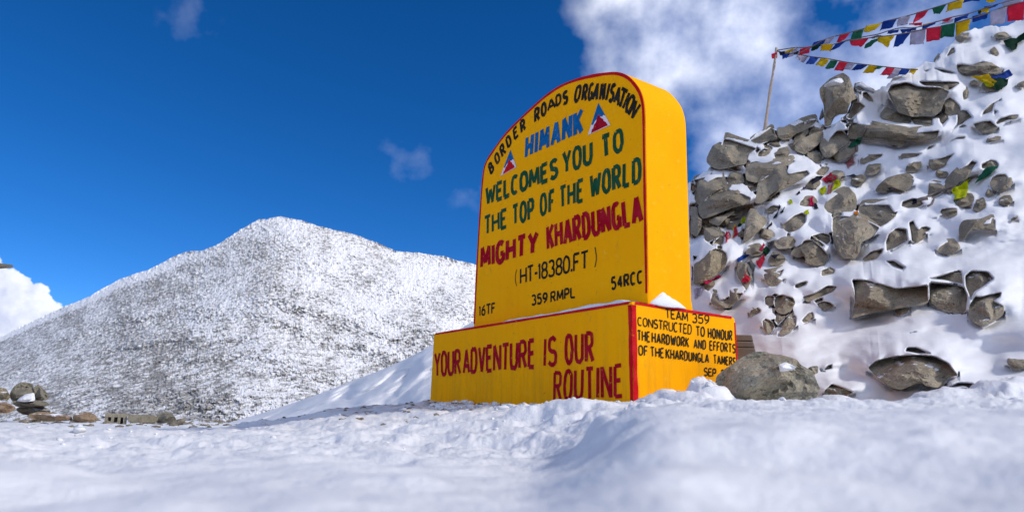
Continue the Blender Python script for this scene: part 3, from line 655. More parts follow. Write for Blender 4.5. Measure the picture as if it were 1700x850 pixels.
        tag(ob, 'small angular grey stone wedged in a shaded gap between the boulders near the slab', 'stone', 'small stones wedged in the gaps of the rock heap')
    return tooth, tooth_r
TOOTH, TOOTH_R = build_hill()

# ------------------------------------------------------------------ milestone
PSI = -0.6099; U_ = np.array([math.sin(PSI), math.cos(PSI), 0]); V_ = np.array([math.cos(PSI), -math.sin(PSI), 0]); Zv = np.array([0, 0, 1.])
O_ = np.array([0.885, 5.125, 0]); NF = -V_; NR = -U_            # outward normals of front and right faces
def on_plane(px, py, p0, n):
    d = rays(px, py); t = ((p0 - CAM) @ n) / (d @ n); return CAM + d * t[..., None] if np.ndim(t) else CAM + d * t
class Face:
    def __init__(s, p0, ux, n): s.p0, s.ux, s.n = np.array(p0), np.array(ux), np.array(n)
    def uv(s, P): q = P - s.p0; return np.stack([q @ s.ux, q[..., 2]], -1)
    def px(s, pts): pts = np.asarray(pts, float); return s.uv(on_plane(pts[..., 0], pts[..., 1], s.p0, s.n))
    def xyz(s, uv, h=0.0): uv = np.asarray(uv, float); return s.p0 + uv[..., :1] * s.ux + uv[..., 1:2] * Zv + s.n * np.asarray(h)[..., None] if np.ndim(h) else s.p0 + uv[..., :1] * s.ux + uv[..., 1:2] * Zv + s.n * h
_B = on_plane(1049, 499, O_, NF); O_ = np.array([_B[0], _B[1], 0])
INSET = float((on_plane(1077, 500, O_, NR) - O_) @ V_) + .006
FB = Face(O_, -U_, NF)                       # plinth front, u runs towards the right corner
FS = Face(O_ + V_ * INSET, -U_, NF)          # slab front
FR = Face(O_, V_, NR)                        # plinth right face
MS = empty('milestone', O_ * [1, 1, 0] + U_ * 1.4 + V_ * .6, 'big yellow painted concrete milestone with rounded top, stepped plinth and hand painted lettering', 'milestone')
def part(name, V, Fc, mat, smooth=False, bev=0):
    V = np.asarray(V, float) - np.array(MS.location[:])
    o = mesh_obj(name, V, Fc, mat, MS, smooth)
    if bev:
        b = o.modifiers.new('bevel', 'BEVEL'); b.width = bev; b.segments = 4; b.limit_method = 'ANGLE'; b.angle_limit = math.radians(50)
        for p in o.data.polygons: p.use_smooth = True
        try: o.data.set_sharp_from_angle(angle=math.radians(60))
        except Exception: pass
    return o
def catmull(p, k=5):
    p = np.asarray(p, float); out = []
    for i in range(len(p) - 1):
        a, b, c, d = p[max(i - 1, 0)], p[i], p[i + 1], p[min(i + 2, len(p) - 1)]
        for j in range(k):
            t = j / k; out.append(.5 * ((2 * b) + (-a + c) * t + (2 * a - 5 * b + 4 * c - d) * t * t + (-a + 3 * b - 3 * c + d) * t ** 3))
    out.append(p[-1]); return np.array(out)
SLAB_PX = catmull([(786, 545), (788, 500), (792, 420), (797, 340), (801, 292), (806, 270), (818, 250), (837, 224), (857, 203), (880, 181), (905, 159), (930, 142), (957, 131), (985, 124), (1012, 120), (1030, 121), (1046, 129), (1061, 147), (1068, 166), (1070.5, 190), (1071.5, 250), (1073, 340), (1074.5, 420), (1076, 501)], 4)
SLAB_D = 0.50
def build_milestone():
    A = FB.xyz(FB.px((719, 553))); B = FB.xyz(FB.px((1049, 499))); C = FR.xyz(FR.px((1222, 526)))
    A0 = FB.xyz(FB.px((711.5, 673))); B0 = FB.xyz(FB.px((1051.5, 676)))
    dp = float((C - O_) @ V_)
    A0[2] = -.35; B0[2] = -.35
    lowA = A0 + (A - A0) * 0; 
    Cb = FR.xyz(FR.px((1226, 640))); Cb[2] = -.35
    D_ = A + V_ * (dp - .02); Db = A0 + V_ * dp
    # front subdivided grid so the cast concrete can be slightly uneven
    part('plinth', [A0, B0, B, A, Db, Cb, C, D_], [(0, 1, 2, 3), (1, 5, 6, 2), (3, 2, 6, 7), (0, 3, 7, 4), (4, 7, 6, 5), (0, 4, 5, 1)], YELLOW, False, .03)
    uv = FS.px(SLAB_PX); uv[0, 1] = uv[-1, 1] = min(uv[0, 1], uv[-1, 1]) - .05
    n = len(uv); V = []; Fc = []
    # outline rings: slightly inset front ring for a worn arris, then rings along the thickness
    cen = uv.mean(0)
    def inset(uv, d):
        t = np.roll(uv, -1, 0) - np.roll(uv, 1, 0); t /= np.linalg.norm(t, axis=1)[:, None] + 1e-9
        nn = np.stack([t[:, 1], -t[:, 0]], 1); s = np.sign((nn * (uv - cen)).sum()); return uv - nn * s * d
    rings = [(0, .010), (.010, 0)] + [(SLAB_D * k / 8, 0) for k in range(1, 8)] + [(SLAB_D - .03, 0.0), (SLAB_D - .012, .006), (SLAB_D, .025)]
    for dd, ins in rings:
        ring = FS.xyz(inset(uv, ins) if ins else uv, -dd)
        if 0.02 < dd < SLAB_D - .02:
            nz = fbm(ring * 3.1, 3, 77) * .012 * math.sin(math.pi * dd / SLAB_D)
            dirn = np.stack([uv[:, 0] - cen[0], uv[:, 1] - cen[1]], 1); dirn /= np.linalg.norm(dirn, axis=1)[:, None]
            ring = ring + (-U_) * (dirn[:, :1] * nz[:, None]) + Zv * (dirn[:, 1:] * nz[:, None])
        V.append(ring)
    for r in range(len(rings) - 1):
        for i in range(n - 1): Fc.append((r * n + i, r * n + i + 1, (r + 1) * n + i + 1, (r + 1) * n + i))
    Fc.append(tuple(range(n - 1, -1, -1))); Fc.append(tuple(range((len(rings) - 1) * n, len(rings) * n)))
    # fix winding through bmesh
    o = part('slab', np.concatenate(V), Fc, YELLOW, True)
    import bmesh
    bm = bmesh.new(); bm.from_mesh(o.data); bmesh.ops.recalc_face_normals(bm, faces=bm.faces); bm.to_mesh(o.data); bm.free()
    try: o.data.set_sharp_from_angle(angle=math.radians(40))
    except Exception: pass
    return A, B, C, uv, cen, inset
MA, MB, MC, SUV, SCEN, INS = build_milestone()
def ribbon(face, uv, widths, h=.0025, side=None):
    """painted band along a polyline on a face; returns verts, faces"""
    uv = np.asarray(uv, float); n = len(uv); t = np.gradient(uv, axis=0); t /= np.linalg.norm(t, axis=1)[:, None] + 1e-9
    nn = np.stack([-t[:, 1], t[:, 0]], 1); w = np.asarray(widths)[:, None] if np.ndim(widths) else widths
    a = uv + nn * w / 2; b = uv - nn * w / 2
    return np.concatenate([face.xyz(a, h), face.xyz(b, h)]), [(i, i + 1, n + i + 1, n + i) for i in range(n - 1)]
def band(name, face, uv, w, h=.0025, mat=RED, seed=0, sub=1):
    uv = np.asarray(uv, float)
    if sub > 1: uv = np.concatenate([np.stack([np.linspace(uv[i][k], uv[i + 1][k], sub, endpoint=False) for k in (0, 1)], 1) for i in range(len(uv) - 1)] + [uv[-1:]])
    ww = w * (1 + .35 * fbm(np.stack([uv[:, 0] * 9, uv[:, 1] * 9, uv[:, 0] * 0 + seed], -1), 3, seed))
    V, Fc = ribbon(face, uv, ww, h); return part(name, V, Fc, mat)
band('painted_border', FS, INS(SUV, .014)[1:-1], .026, .0022, RED, 3)
# borders of the plinth
ufA, ufB = FB.uv(MA), FB.uv(MB); urC = FR.uv(MC); urB = FR.uv(MB)
band('painted_border', FB, [ufA + [.05, -.013], ufB + [-.03, -.013]], .020, .0022, RED, 5, 40)
band('painted_border', FB, [(ufB[0] - .020, ufB[1] - .03), (ufB[0] - .020, -.2)], .034, .0024, RED, 7, 30)
band('painted_border', FR, [(.020, urB[1] - .03), (.020, -.2)], .046, .0022, RED, 9, 30)
band('painted_border', FR, [(.03, urB[1] - .016), (urC[0] - .06, urC[1] - .012)], .020, .0024, RED, 11, 30)
band('painted_border', FR, [(urC[0] - .022, urC[1] - .05), (urC[0] - .015, -.1)], .018, .0022, RED, 13, 20)

# ---- hand painted stroke letters
def arc(cx, cy, rx, ry, a0, a1, n=9, p=2.0):
    out = []
    for i in range(n):
        a = math.radians(a0 + (a1 - a0) * i / (n - 1)); c, s = math.cos(a), math.sin(a); k = (abs(c) ** p + abs(s) ** p) ** (-1 / p)
        out.append((cx + rx * c * k, cy + ry * s * k))
    return out
G = {
 'A': (1.0, [[(0, 0), (.5, 1)], [(.5, 1), (1, 0)], [(.22, .30), (.78, .30)]]),
 'B': (.85, [[(0, 0), (0, 1)], [(0, 1)] + arc(.5, .77, .4, .23, 90, -90, 7, 2.6) + [(0, .54)], [(.1, .54)] + arc(.55, .27, .45, .27, 90, -90, 7, 2.6) + [(0, 0)]]),
 'C': (.85, [arc(.5, .5, .5, .5, 48, 312, 15, 2.5)]),
 'D': (.9, [[(0, 0), (0, 1)], [(0, 1)] + arc(.35, .5, .62, .5, 80, -80, 11, 2.6) + [(0, 0)]]),
 'E': (.75, [[(0, 0), (0, 1)], [(0, 1), (1, 1)], [(0, .52), (.8, .52)], [(0, 0), (1, 0)]]),
 'F': (.72, [[(0, 0), (0, 1)], [(0, 1), (1, 1)], [(0, .52), (.8, .52)]]),
 'G': (.9, [arc(.5, .5, .5, .5, 50, 345, 15, 2.5), [(.98, .02), (.98, .44)], [(.55, .42), (1, .42)]]),
 'H': (.9, [[(0, 0), (0, 1)], [(1, 0), (1, 1)], [(0, .5), (1, .5)]]),
 'I': (.10, [[(.5, 0), (.5, 1)]]),
 'K': (.9, [[(0, 0), (0, 1)], [(0, .42), (1, 1)], [(.30, .60), (1, 0)]]),
 'L': (.70, [[(0, 0), (0, 1)], [(0, 0), (1, 0)]]),
 'M': (1.15, [[(0, 0), (.08, 1)], [(.08, 1), (.5, .18)], [(.5, .18), (.92, 1)], [(.92, 1), (1, 0)]]),
 'N': (.95, [[(0, 0), (0, 1)], [(0, 1), (1, 0)], [(1, 0), (1, 1)]]),
 'O': (.9, [arc(.5, .5, .5, .5, 90, 450, 21, 2.5)]),
 'P': (.8, [[(0, 0), (0, 1)], [(0, 1)] + arc(.5, .73, .45, .27, 90, -90, 9, 2.6) + [(0, .46)]]),
 'R': (.88, [[(0, 0), (0, 1)], [(0, 1)] + arc(.5, .75, .42, .25, 90, -90, 9, 2.6) + [(0, .50)], [(.42, .5), (1, 0)]]),
 'S': (.8, [arc(.5, .755, .46, .245, 30, 250, 9, 2.2) + arc(.5, .255, .5, .255, 62, -150, 10, 2.2)]),
 'T': (.85, [[(.5, 0), (.5, 1)], [(0, 1), (1, 1)]]),
 'U': (.9, [[(0, 1), (0, .4)] + arc(.5, .36, .5, .36, 182, 358, 11, 2.5) + [(1, .4), (1, 1)]]),
 'V': (.95, [[(0, 1), (.5, 0)], [(.5, 0), (1, 1)]]),
 'W': (1.3, [[(0, 1), (.24, 0)], [(.24, 0), (.5, .8)], [(.5, .8), (.76, 0)], [(.76, 0), (1, 1)]]),
 'Y': (.95, [[(0, 1), (.5, .48)], [(1, 1), (.5, .48)], [(.5, .5), (.5, 0)]]),
 '1': (.15, [[(.5, 0), (.5, 1)], [(.5, 1), (-.6, .82)]]),
 '2': (.75, [arc(.5, .7, .47, .3, 165, -30, 9) + [(0, 0)], [(0, 0), (1, 0)]]),
 '3': (.8, [arc(.45, .76, .45, .24, 150, -80, 9, 2.3), arc(.45, .27, .5, .27, 85, -150, 10, 2.3)]),
 '4': (.9, [[(.72, 0), (.72, 1)], [(.72, 1), (0, .33)], [(0, .33), (1, .33)]]),
 '5': (.8, [[(.92, 1), (.12, 1)], [(.12, 1), (.06, .56)], [(.06, .56)] + arc(.45, .31, .5, .31, 100, -150, 11, 2.3)]),
 '6': (.8, [[(.85, 1), (.35, .8), (.05, .4)], arc(.5, .29, .45, .29, 180, 540, 15, 2.3)]),
 '8': (.8, [arc(.5, .76, .42, .24, 90, 450, 15, 2.2), arc(.5, .26, .5, .26, 90, 450, 15, 2.2)]),
 '9': (.8, [arc(.5, .70, .45, .30, 0, 360, 15, 2.3), [(.94, .72), (.85, .3), (.25, 0)]]),
 '0': (.8, [arc(.5, .5, .5, .5, 90, 450, 21, 2.4)]),
 '-': (.45, [[(0, .45), (1, .45)]]), '.': (.12, [[(.5, 0), (.5, .16)]]),
 '(': (.4, [arc(1.0, .5, 1.0, .56, 118, 242, 9)]), ')': (.4, [arc(0.0, .5, 1.0, .56, 62, -62, 9)]),
}
def stroke_mesh(face, pts, w, h, V, Fc):
    p = np.asarray(pts, float); n = len(p)
    closed = n > 3 and np.linalg.norm(p[0] - p[-1]) < 1e-6
    if closed: p = p[:-1]; n -= 1
    d = (np.roll(p, -1, 0) - p) if closed else np.diff(p, axis=0); d = d / (np.linalg.norm(d, axis=1)[:, None] + 1e-12)
    nr = np.stack([-d[:, 1], d[:, 0]], 1); off = []
    for i in range(n):
        if closed: a, b = nr[i - 1], nr[i]
        else: a, b = nr[max(i - 1, 0)], nr[min(i, n - 2)]
        m = a + b; L = np.linalg.norm(m)
        m = (a if L < 1e-6 else m / L); off.append(m * min(1.5, 1 / max(.35, m @ b)))
    off = np.array(off) * w / 2; ends = p.copy()
    s = len(V); V.extend(face.xyz(ends + off, h)); V.extend(face.xyz(ends - off, h))
    for i in range(n if closed else n - 1): j = (i + 1) % n; Fc.append((s + i, s + j, s + n + j, s + n + i))
def letter_at(face, ch, quad, w, V, Fc, rs, lay):
    """quad in face metres: TL, TR, BL, BR"""
    tl, tr, bl, br = quad
    for st in G[ch][1]:
        pts = []
        for (x, y) in st:
            yy = y; b = bl + (br - bl) * x; t = tl + (tr - tl) * x
            pts.append(b + (t - b) * yy)
        pts = np.array(pts); hgt = np.linalg.norm(tl - bl); jit = rs.normal(0, .010, pts.shape) * hgt
        if np.linalg.norm(pts[0] - pts[-1]) < 1e-6: jit[-1] = jit[0]
        stroke_mesh(face, pts + jit, w * rs.uniform(.9, 1.08), .0030 + lay * .00022, V, Fc); lay += 1
        if lay > 9: lay = 0
    return lay
SEED = [0]
def word(face, txt, TL, TR, BL, BR, mat, sw=.16, gap=.22, name='painted_word', label=None, slant=0):
    SEED[0] += 1; rs = np.random.RandomState(SEED[0]); V, Fc = [], []; lay = 0
    q = [face.px(cpx(c, p)[0]) for c, p in (TL, TR, BL, BR)]; tl, tr, bl, br = q
    H = np.linalg.norm(tl - bl); w = H * sw * 1.22
    ws = [G[c][0] for c in txt]; tot = sum(ws); n = len(txt); L = np.linalg.norm(br - bl)
    # letters share the length left over by strokes and gaps
    g = w * (1 + gap * 2); free = L - w - g * (n - 1); k = free / tot; x = w / 2
    for c, cw in zip(txt, ws):
        a = x / L; b = (x + cw * k) / L; x += cw * k + g
        ins = w / 2 / H
        def lerp(p, r, t): return p + (r - p) * t
        TLq, TRq, BLq, BRq = lerp(tl, tr, a), lerp(tl, tr, b), lerp(bl, br, a), lerp(bl, br, b)
        t1, t2, b1, b2 = lerp(TLq, BLq, ins), lerp(TRq, BRq, ins), lerp(BLq, TLq, ins), lerp(BRq, TRq, ins)
        if c in 'IHTFPRYKN14BDELMAWV'.replace(' ', ''):       # straight ended letters reach the full height
            e2 = ins * .85
            t1, t2, b1, b2 = lerp(t1, b1, -e2 * 0), lerp(t2, b2, 0), b1, b2
        lay = letter_at(face, c, (t1, t2, b1, b2), w, V, Fc, rs, lay)
    o = part(name, V, Fc, mat); 
    if label: o['label'] = label
    return o
def arc_letters(face, items, mat, sw, label):
    V, Fc = [], []; rs = np.random.RandomState(5); lay = 0
    for ch, crop, q in items:
        tl, tr, bl, br = [face.px(p) for p in cpx(crop, q)]
        H = np.linalg.norm(tl - bl); w = H * sw * 1.25
        def ins(p, r, d): v = r - p; return p + v / (np.linalg.norm(v) + 1e-9) * d
        t1, t2 = ins(tl, bl, w / 2), ins(tr, br, w / 2); b1, b2 = ins(bl, tl, w / 2), ins(br, tr, w / 2)
        if ch != 'I': t1, t2, b1, b2 = ins(t1, t2, w * .5), ins(t2, t1, w * .5), ins(b1, b2, w * .5), ins(b2, b1, w * .5)
        lay = letter_at(face, ch, (t1, t2, b1, b2), w, V, Fc, rs, lay)
    o = part('painted_word', V, Fc, mat); o['label'] = label
def build_text():
    W = word
    arc_letters(FS, [('B', 'a', [(62,690),(100,628),(98,800),(143,728)]), ('O', 'a', [(128,590),(170,520),(160,692),(210,628)]), ('R', 'a', [(186,500),(230,422),(222,612),(275,550)]),
        ('D', 'a', [(252,402),(300,330),(285,517),(336,440)]), ('E', 'a', [(334,292),(384,240),(352,427),(408,362)]), ('R', 'a', [(408,205),(468,168),(426,352),(484,300)])], BLACK, .17, 'black word BORDER curving up the left shoulder')
    arc_letters(FS, [('R', 'r', [(301,232),(330,212),(304,300),(332,285)]), ('O', 'r', [(334,208),(360,190),(335,275),(364,255)]), ('A', 'r', [(366,188),(398,172),(364,247),(408,225)]), ('D', 'r', [(403,168),(431,150),(404,225),(434,206)]), ('S', 'r', [(436,152),(465,135),(437,220),(463,205)])], BLACK, .17, 'black word ROADS on the arch')
    arc_letters(FS, [('O', 'b', [(105,150),(182,130),(78,342),(142,330)]), ('R', 'b', [(186,130),(248,125),(160,325),(225,325)]), ('G', 'b', [(252,118),(318,106),(225,320),(285,318)]), ('A', 'b', [(318,110),(378,108),(275,320),(345,318)]),
        ('N', 'b', [(382,108),(440,108),(352,315),(415,320)]), ('I', 'b', [(462,108),(492,112),(420,325),(447,328)]), ('S', 'b', [(495,115),(555,125),(450,330),(510,340)]), ('A', 'b', [(550,145),(612,162),(508,340),(572,388)]),
        ('T', 'b', [(600,155),(690,198),(545,370),(620,420)]), ('I', 'b', [(685,200),(708,218),(596,400),(622,425)]), ('O', 'b', [(705,222),(768,268),(625,418),(684,472)]), ('N', 'b', [(762,288),(826,345),(658,472),(716,526)])], BLACK, .15, 'black word ORGANISATION on the right of the arch')
    W(FS, 'HIMANK', ('a', (478, 362)), ('b', (190, 372)), ('a', (462, 628)), ('b', (190, 672)), BLUE, .17, .12, label='blue word HIMANK')
    W(FS, 'WELCOMES', ('c', (98, 305)), ('c', (832, 2)), ('c', (98, 505)), ('c', (832, 220)), GREEN, .16, .08)
    W(FS, 'YOU', ('d', (18, 72)), ('d', (328, -45)), ('d', (22, 308)), ('d', (330, 203)), GREEN, .14, .15)
    W(FS, 'TO', ('b', (370, 692)), ('b', (628, 592)), ('d', (420, 155)), ('d', (642, 72)), GREEN, .15, .2)
    W(FS, 'THE', ('c', (84, 602)), ('c', (318, 512)), ('c', (84, 802)), ('c', (318, 722)), GREEN, .14, .15)
    W(FS, 'TOP', ('c', (366, 490)), ('c', (592, 405)), ('c', (368, 702)), ('c', (592, 637)), GREEN, .14, .15)
    W(FS, 'OF', ('c', (643, 378)), ('c', (800, 318)), ('c', (645, 612)), ('c', (800, 568)), GREEN, .14, .2)
    W(FS, 'THE', ('d', (-12, 424)), ('d', (242, 333)), ('d', (-10, 655)), ('d', (242, 580)), GREEN, .13, .15)
    W(FS, 'WORLD', ('d', (298, 302)), ('d', (825, 112)), ('d', (298, 555)), ('d', (825, 388)), GREEN, .14, .12)
    W(FS, 'MIGHTY', ('e', (62, 142)), ('e', (550, 5)), ('e', (60, 342)), ('e', (545, 207)), MAROON, .18, .05)
    W(FS, 'KHARDUNGLA', ('c', (708, 686)), ('d', (822, 490)), ('e', (612, 188)), ('d', (848, 788)), MAROON, .145, .02)
    W(FS, '(', ('e', (352, 335)), ('e', (378, 328)), ('e', (352, 482)), ('e', (378, 474)), BLACK, .045)
    W(FS, 'HT-18380.FT', ('e', (392, 325)), ('f', (238, 270)), ('e', (392, 464)), ('f', (238, 432)), BLACK, .115, .05, label='black height figure HT-18380.FT')
    W(FS, ')', ('f', (272, 250)), ('f', (306, 243)), ('f', (272, 430)), ('f', (306, 422)), BLACK, .045)
    W(FS, '16TF', ('e', (54, 637)), ('e', (190, 606)), ('e', (54, 728)), ('e', (190, 703)), BLACK, .14, .2)
    W(FS, '359', ('e', (486, 545)), ('e', (624, 523)), ('e', (488, 642)), ('e', (624, 614)), BLACK, .15, .12)
    W(FS, 'RMPL', ('e', (645, 520)), ('f', (128, 572)), ('e', (645, 615)), ('f', (128, 672)), BLACK, .15, .2)
    W(FS, '54RCC', ('f', (420, 500)), ('f', (690, 438)), ('f', (424, 614)), ('f', (690, 552)), BLACK, .15, .1)
    W(FB, 'YOUR', ('g', (90, 250)), ('g', (345, 214)), ('g', (92, 490)), ('g', (345, 466)), MAROON, .12, .05)
    W(FB, 'ADVENTURE', ('g', (360, 215)), ('h', (56, 175)), ('g', (358, 466)), ('h', (52, 461)), MAROON, .12, .08)
    W(FB, 'IS', ('h', (128, 165)), ('h', (260, 150)), ('h', (122, 456)), ('h', (256, 444)), MAROON, .11, .2)
    W(FB, 'OUR', ('h', (324, 135)), ('h', (606, 105)), ('h', (326, 432)), ('h', (606, 412)), MAROON, .12, .15)
    W(FB, 'ROUTINE', ('h', (224, 484)), ('h', (876, 408)), ('h', (216, 776)), ('h', (884, 744)), MAROON, .11, .2)
    w = lambda s, tl, tr, bl, br: W(FR, s, ('i', tl), ('i', tr), ('i', bl), ('i', br), BLACK, .118, .25)
    w('TEAM', (270,135), (434,162), (274,204), (434,230)); w('359', (460,168), (586,182), (462,238), (584,250))
    w('CONSTRUCTED', (76,193), (462,248), (78,258), (460,324)); w('TO', (487,257), (552,265), (489,330), (552,337)); w('HONOUR', (572,268), (748,292), (574,346), (746,367))
    w('THE', (74,285), (166,298), (76,362), (166,376)); w('HARDWORK', (177,300), (442,340), (178,378), (440,413)); w('AND', (472,348), (562,358), (474,418), (560,427)); w('EFFORTS', (584,360), (768,386), (585,432), (768,454))
    w('OF', (82,390), (152,398), (84,467), (150,474)); w('THE', (166,402), (264,413), (170,475), (264,488)); w('KHARDUNGLA', (276,415), (582,455), (277,490), (582,522)); w('TAMERS', (611,458), (770,480), (614,526), (770,545))
    w('SEP', (545,549), (634,560), (547,611), (632,620)); w('2', (664,562), (690,566), (665,622), (690,625))
    # mountain triangles
    def tri(name, crop, pts, mat, h):
        uv = np.array([FS.px(p) for p in cpx(crop, pts)]); o = part(name, FS.xyz(uv, h), [tuple(range(len(uv)))], mat); return o
    def emblem(crop, apex, bl, br, zig):
        a, b, c = (np.array(x, float) for x in (apex, bl, br))
        o = tri('painted_emblem', crop, [a, b, c], BLUE, .0032)
        lp = lambda p, q, t: p + (q - p) * t
        inner = lambda s, t: lp(lp(a, b, t), lp(a, c, t), s)
        tri('painted_emblem', crop, [inner(0, .68), inner(.14, .72), inner(.24, .60), inner(.5, .52), inner(.80, .56), inner(.88, .52), inner(1, .58), c, b], WHITE, .0036)
        tri('painted_emblem', crop, [inner(.14, .985), inner(.13, .86), inner(.2, .84), inner(.2, .72), inner(.3, .68), inner(.34, .56), inner(.46, .40), inner(.58, .52), inner(.68, .60), inner(.76, .64), inner(.80, .76), inner(.88, .82), inner(.90, .97)], MAROON if zig else RED, .0040)
    emblem('b', (350,335), (238,685), (483,575), True)
    emblem('a', (312,515), (205,800), (378,705), False)
build_text()

# snow lying on the plinth ledge
def blob_mesh(name, pts, r, mat, seed, label, cat, lumps=.25, n=4):
    V, Fc = ico(n); V = V.copy(); rr = 1 + fbm(V * 1.7 + seed, 4, seed) * lumps * 2
    W = V * rr[:, None] * np.array(r) + np.array(pts)
    o = mesh_obj(name, W, Fc, mat); recenter(o, (pts[0], pts[1], W[:, 2].min())); return tag(o, label, cat)
def ledge_snow():
    zt = MB[2]
    p = FS.xyz(FS.px((1124, 505))) ; p = O_ + V_ * .40 + U_ * .02; p[2] = zt + .0
    V, Fc = ico(4); V = V.copy()
    W = np.stack([V[:, 0] * .20, V[:, 1] * .05, V[:, 2]], -1); hgt = .10 * (1 + .5 * fbm(V * 2.3, 3, 8)) * (1 - .55 * np.abs(V[:, 0] + .25))
    W = p + V_ * W[:, :1] + U_ * W[:, 1:2] + Zv * (np.clip(V[:, 2], -.15, 1) * hgt)[:, None]
    o = mesh_obj('snow_clump', W, Fc, SNOW); recenter(o, p); tag(o, 'small peaked clump of snow on the ledge at the right foot of the slab', 'snow')
    # long thin strip along the front ledge
    a, b = FB.px((832, 536))[0], FB.px((1075, 498))[0]; n = 90; V = []; Fc = []
    for i in range(n + 1):
        u = a + (min(b, 0) - .02 - a) * i / n; zt_ = MA[2] + (MB[2] - MA[2]) * (u - ufA[0]) / (ufB[0] - ufA[0])
        k = max(0.0, .020 * (1 + 1.6 * fbm(np.array([[u * 4, 0, 0]]), 3, 6)[0])) * min(1, i / 6, (n - i) / 6) + .001
        for dd, hh in ((.004, -.004), (.008, k * .7), (.03, k), (.075, k * 1.1), (INSET + .01, k * 1.3)):
            V.append(O_ - U_ * u + V_ * dd + Zv * (zt_ + hh))
    m = 5
    for i in range(n):
        for j in range(m - 1): Fc.append((i * m + j, i * m + j + 1, (i + 1) * m + j + 1, (i + 1) * m + j))
    o = mesh_obj('snow_ridge', V, Fc, SNOW); recenter(o, V[n * m // 2]); tag(o, 'thin line of snow on the plinth ledge along the foot of the slab front', 'snow')
ledge_snow()

# ------------------------------------------------------------------ ground
GB = [  # snow heaps: pixel of the top, distance, half width px, depth half (m)
 (1168, 626, 5.15, 30, .30), (1185, 640, 5.0, 24, .2), (1108, 647, 4.75, 26, .2), (1085, 660, 4.6, 20, .2), (1140, 650, 4.6, 40, .3), (1068, 668, 4.35, 20, .18), (960, 662, 4.35, 62, .35), (905, 672, 4.6, 40, .3), (1020, 676, 4.0, 40, .3),
 (1235, 668, 4.9, 60, .3), (1320, 664, 4.8, 60, .3), (1500, 668, 4.0, 70, .4), (1640, 664, 4.2, 80, .5), (1200, 672, 3.4, 70, .4), (1400, 676, 3.0, 120, .5),
 (1120, 676, 1.9, 75, .16), (1500, 690, 1.5, 260, .2), (1280, 700, 1.3, 150, .2), (1010, 690, 2.3, 30, .15),
 (1560, 648, 5.3, 30, .2), (1650, 640, 5.4, 40, .3), (1385, 655, 5.3, 30, .2), (1690, 625, 5.6, 40, .3)]
def ground_z(X, Y):
    R = np.hypot(X, Y) + 1e-6; A = np.arctan2(X, Y)
    aL = azel(860, 684)[0]; aR = azel(1130, 684)[0]; s = sstep(aL, aR, A) * (1 - sstep(1.6, 2.4, np.abs(A)))
    L = -.085 - .036 * np.minimum(R, 25) ** .72
    Rr = np.interp(R, [0, .5, .9, 1.3, 2, 3, 4.5, 6, 8, 30], [-.085, -.075, -.055, -.02, .015, .045, .06, .12, .15, .15])
    z = ZC + L * (1 - s) + Rr * s
    # raised pad under the milestone
    q = np.stack([X - O_[0], Y - O_[1]], -1); u = q @ U_[:2]; v = q @ V_[:2]
    d = np.hypot(np.maximum(np.maximum(-u, u - 3.1), 0), np.maximum(np.maximum(-v, v - 1.2), 0))
    k = 1 - sstep(.15, 2.6, d); z = z * (1 - k) + np.maximum(z, -.005) * k
    P = np.stack([X, Y, X * 0], -1)
    near = sstep(1.2, 4, R)
    z = z + fbm(P * 1.5, 3, 51) * .05 * near + (fbm(P * 5, 3, 53)) * (.006 + .028 * near) + fbm(P * 9, 5, 57, .6) * .030 * sstep(1.5, 3, R) * sstep(14, 7, R)
    z = z + (fbm(P * 3.0, 2, 59) * .034 + fbm(P * 8, 2, 60) * .010) * (1 - near) * sstep(.25, .7, R)
    for (px, py, r, w, dp_) in GB:
        T = at(px, py, r); a0 = math.atan2(T[0], T[1]); wm = w / F * r
        tang = (A - a0) * r; rad = R - r; m = (np.abs(A - a0) < 1.0)
        g = np.exp(-(np.hypot(tang / wm, rad / dp_) * (1 + .55 * fbm(P * 7, 3, 63))) ** 2.6) * m
        z = z + np.maximum(T[2] - z, 0) * g * (1 + .22 * fbm(P * 11, 3, 61))
    # beyond the road edge the land drops into the valley
    z = z - sstep(24, 62, R) * 13 - sstep(62, 400, R) * 30
    return z
def build_ground():
    fine = np.linspace(azel(-260, 684)[0], azel(1960, 684)[0], 760); rest = np.linspace(fine[-1], fine[0] + 2 * math.pi, 90)[1:]
    a = np.concatenate([fine, rest]); r = np.concatenate([[.02, .1, .2], np.geomspace(.28, 26, 420), np.geomspace(27, 5000, 50)])
    Rm, Am = np.meshgrid(r, a, indexing='ij'); X, Y = Rm * np.sin(Am), Rm * np.cos(Am)
    Z = ground_z(X, Y); V = np.stack([X, Y, Z], -1)
    o = mesh_obj('snowy_ground', V.reshape(-1, 3), grid_faces(*X.shape), GROUND)
    # where the snow is thin and dirt shows: in front of the milestone and along the road edge
    q = np.stack([X - O_[0], Y - O_[1]], -1); u = q @ U_[:2]; v = q @ V_[:2]
    d1 = sstep(-2.3, -.5, v) * (1 - sstep(-.1, 1, v)) * sstep(.2, .9, u) * (1 - sstep(4.5, 7, u))
    d2 = sstep(7.5, 10, Rm) * (1 - sstep(20, 30, Rm)) * (1 - sstep(-.12, .02, Am)) * .72
    d3 = sstep(22, 27, Rm) * .5
    dirt = np.maximum(np.maximum(d1, d2), d3).reshape(-1)
    at_ = o.data.attributes.new('dirt', 'FLOAT', 'POINT'); at_.data.foreach_set('value', dirt.astype(np.float32))
    tag(o, 'uneven trodden snow of the road and lay-by', None, None, 'structure')
build_ground()

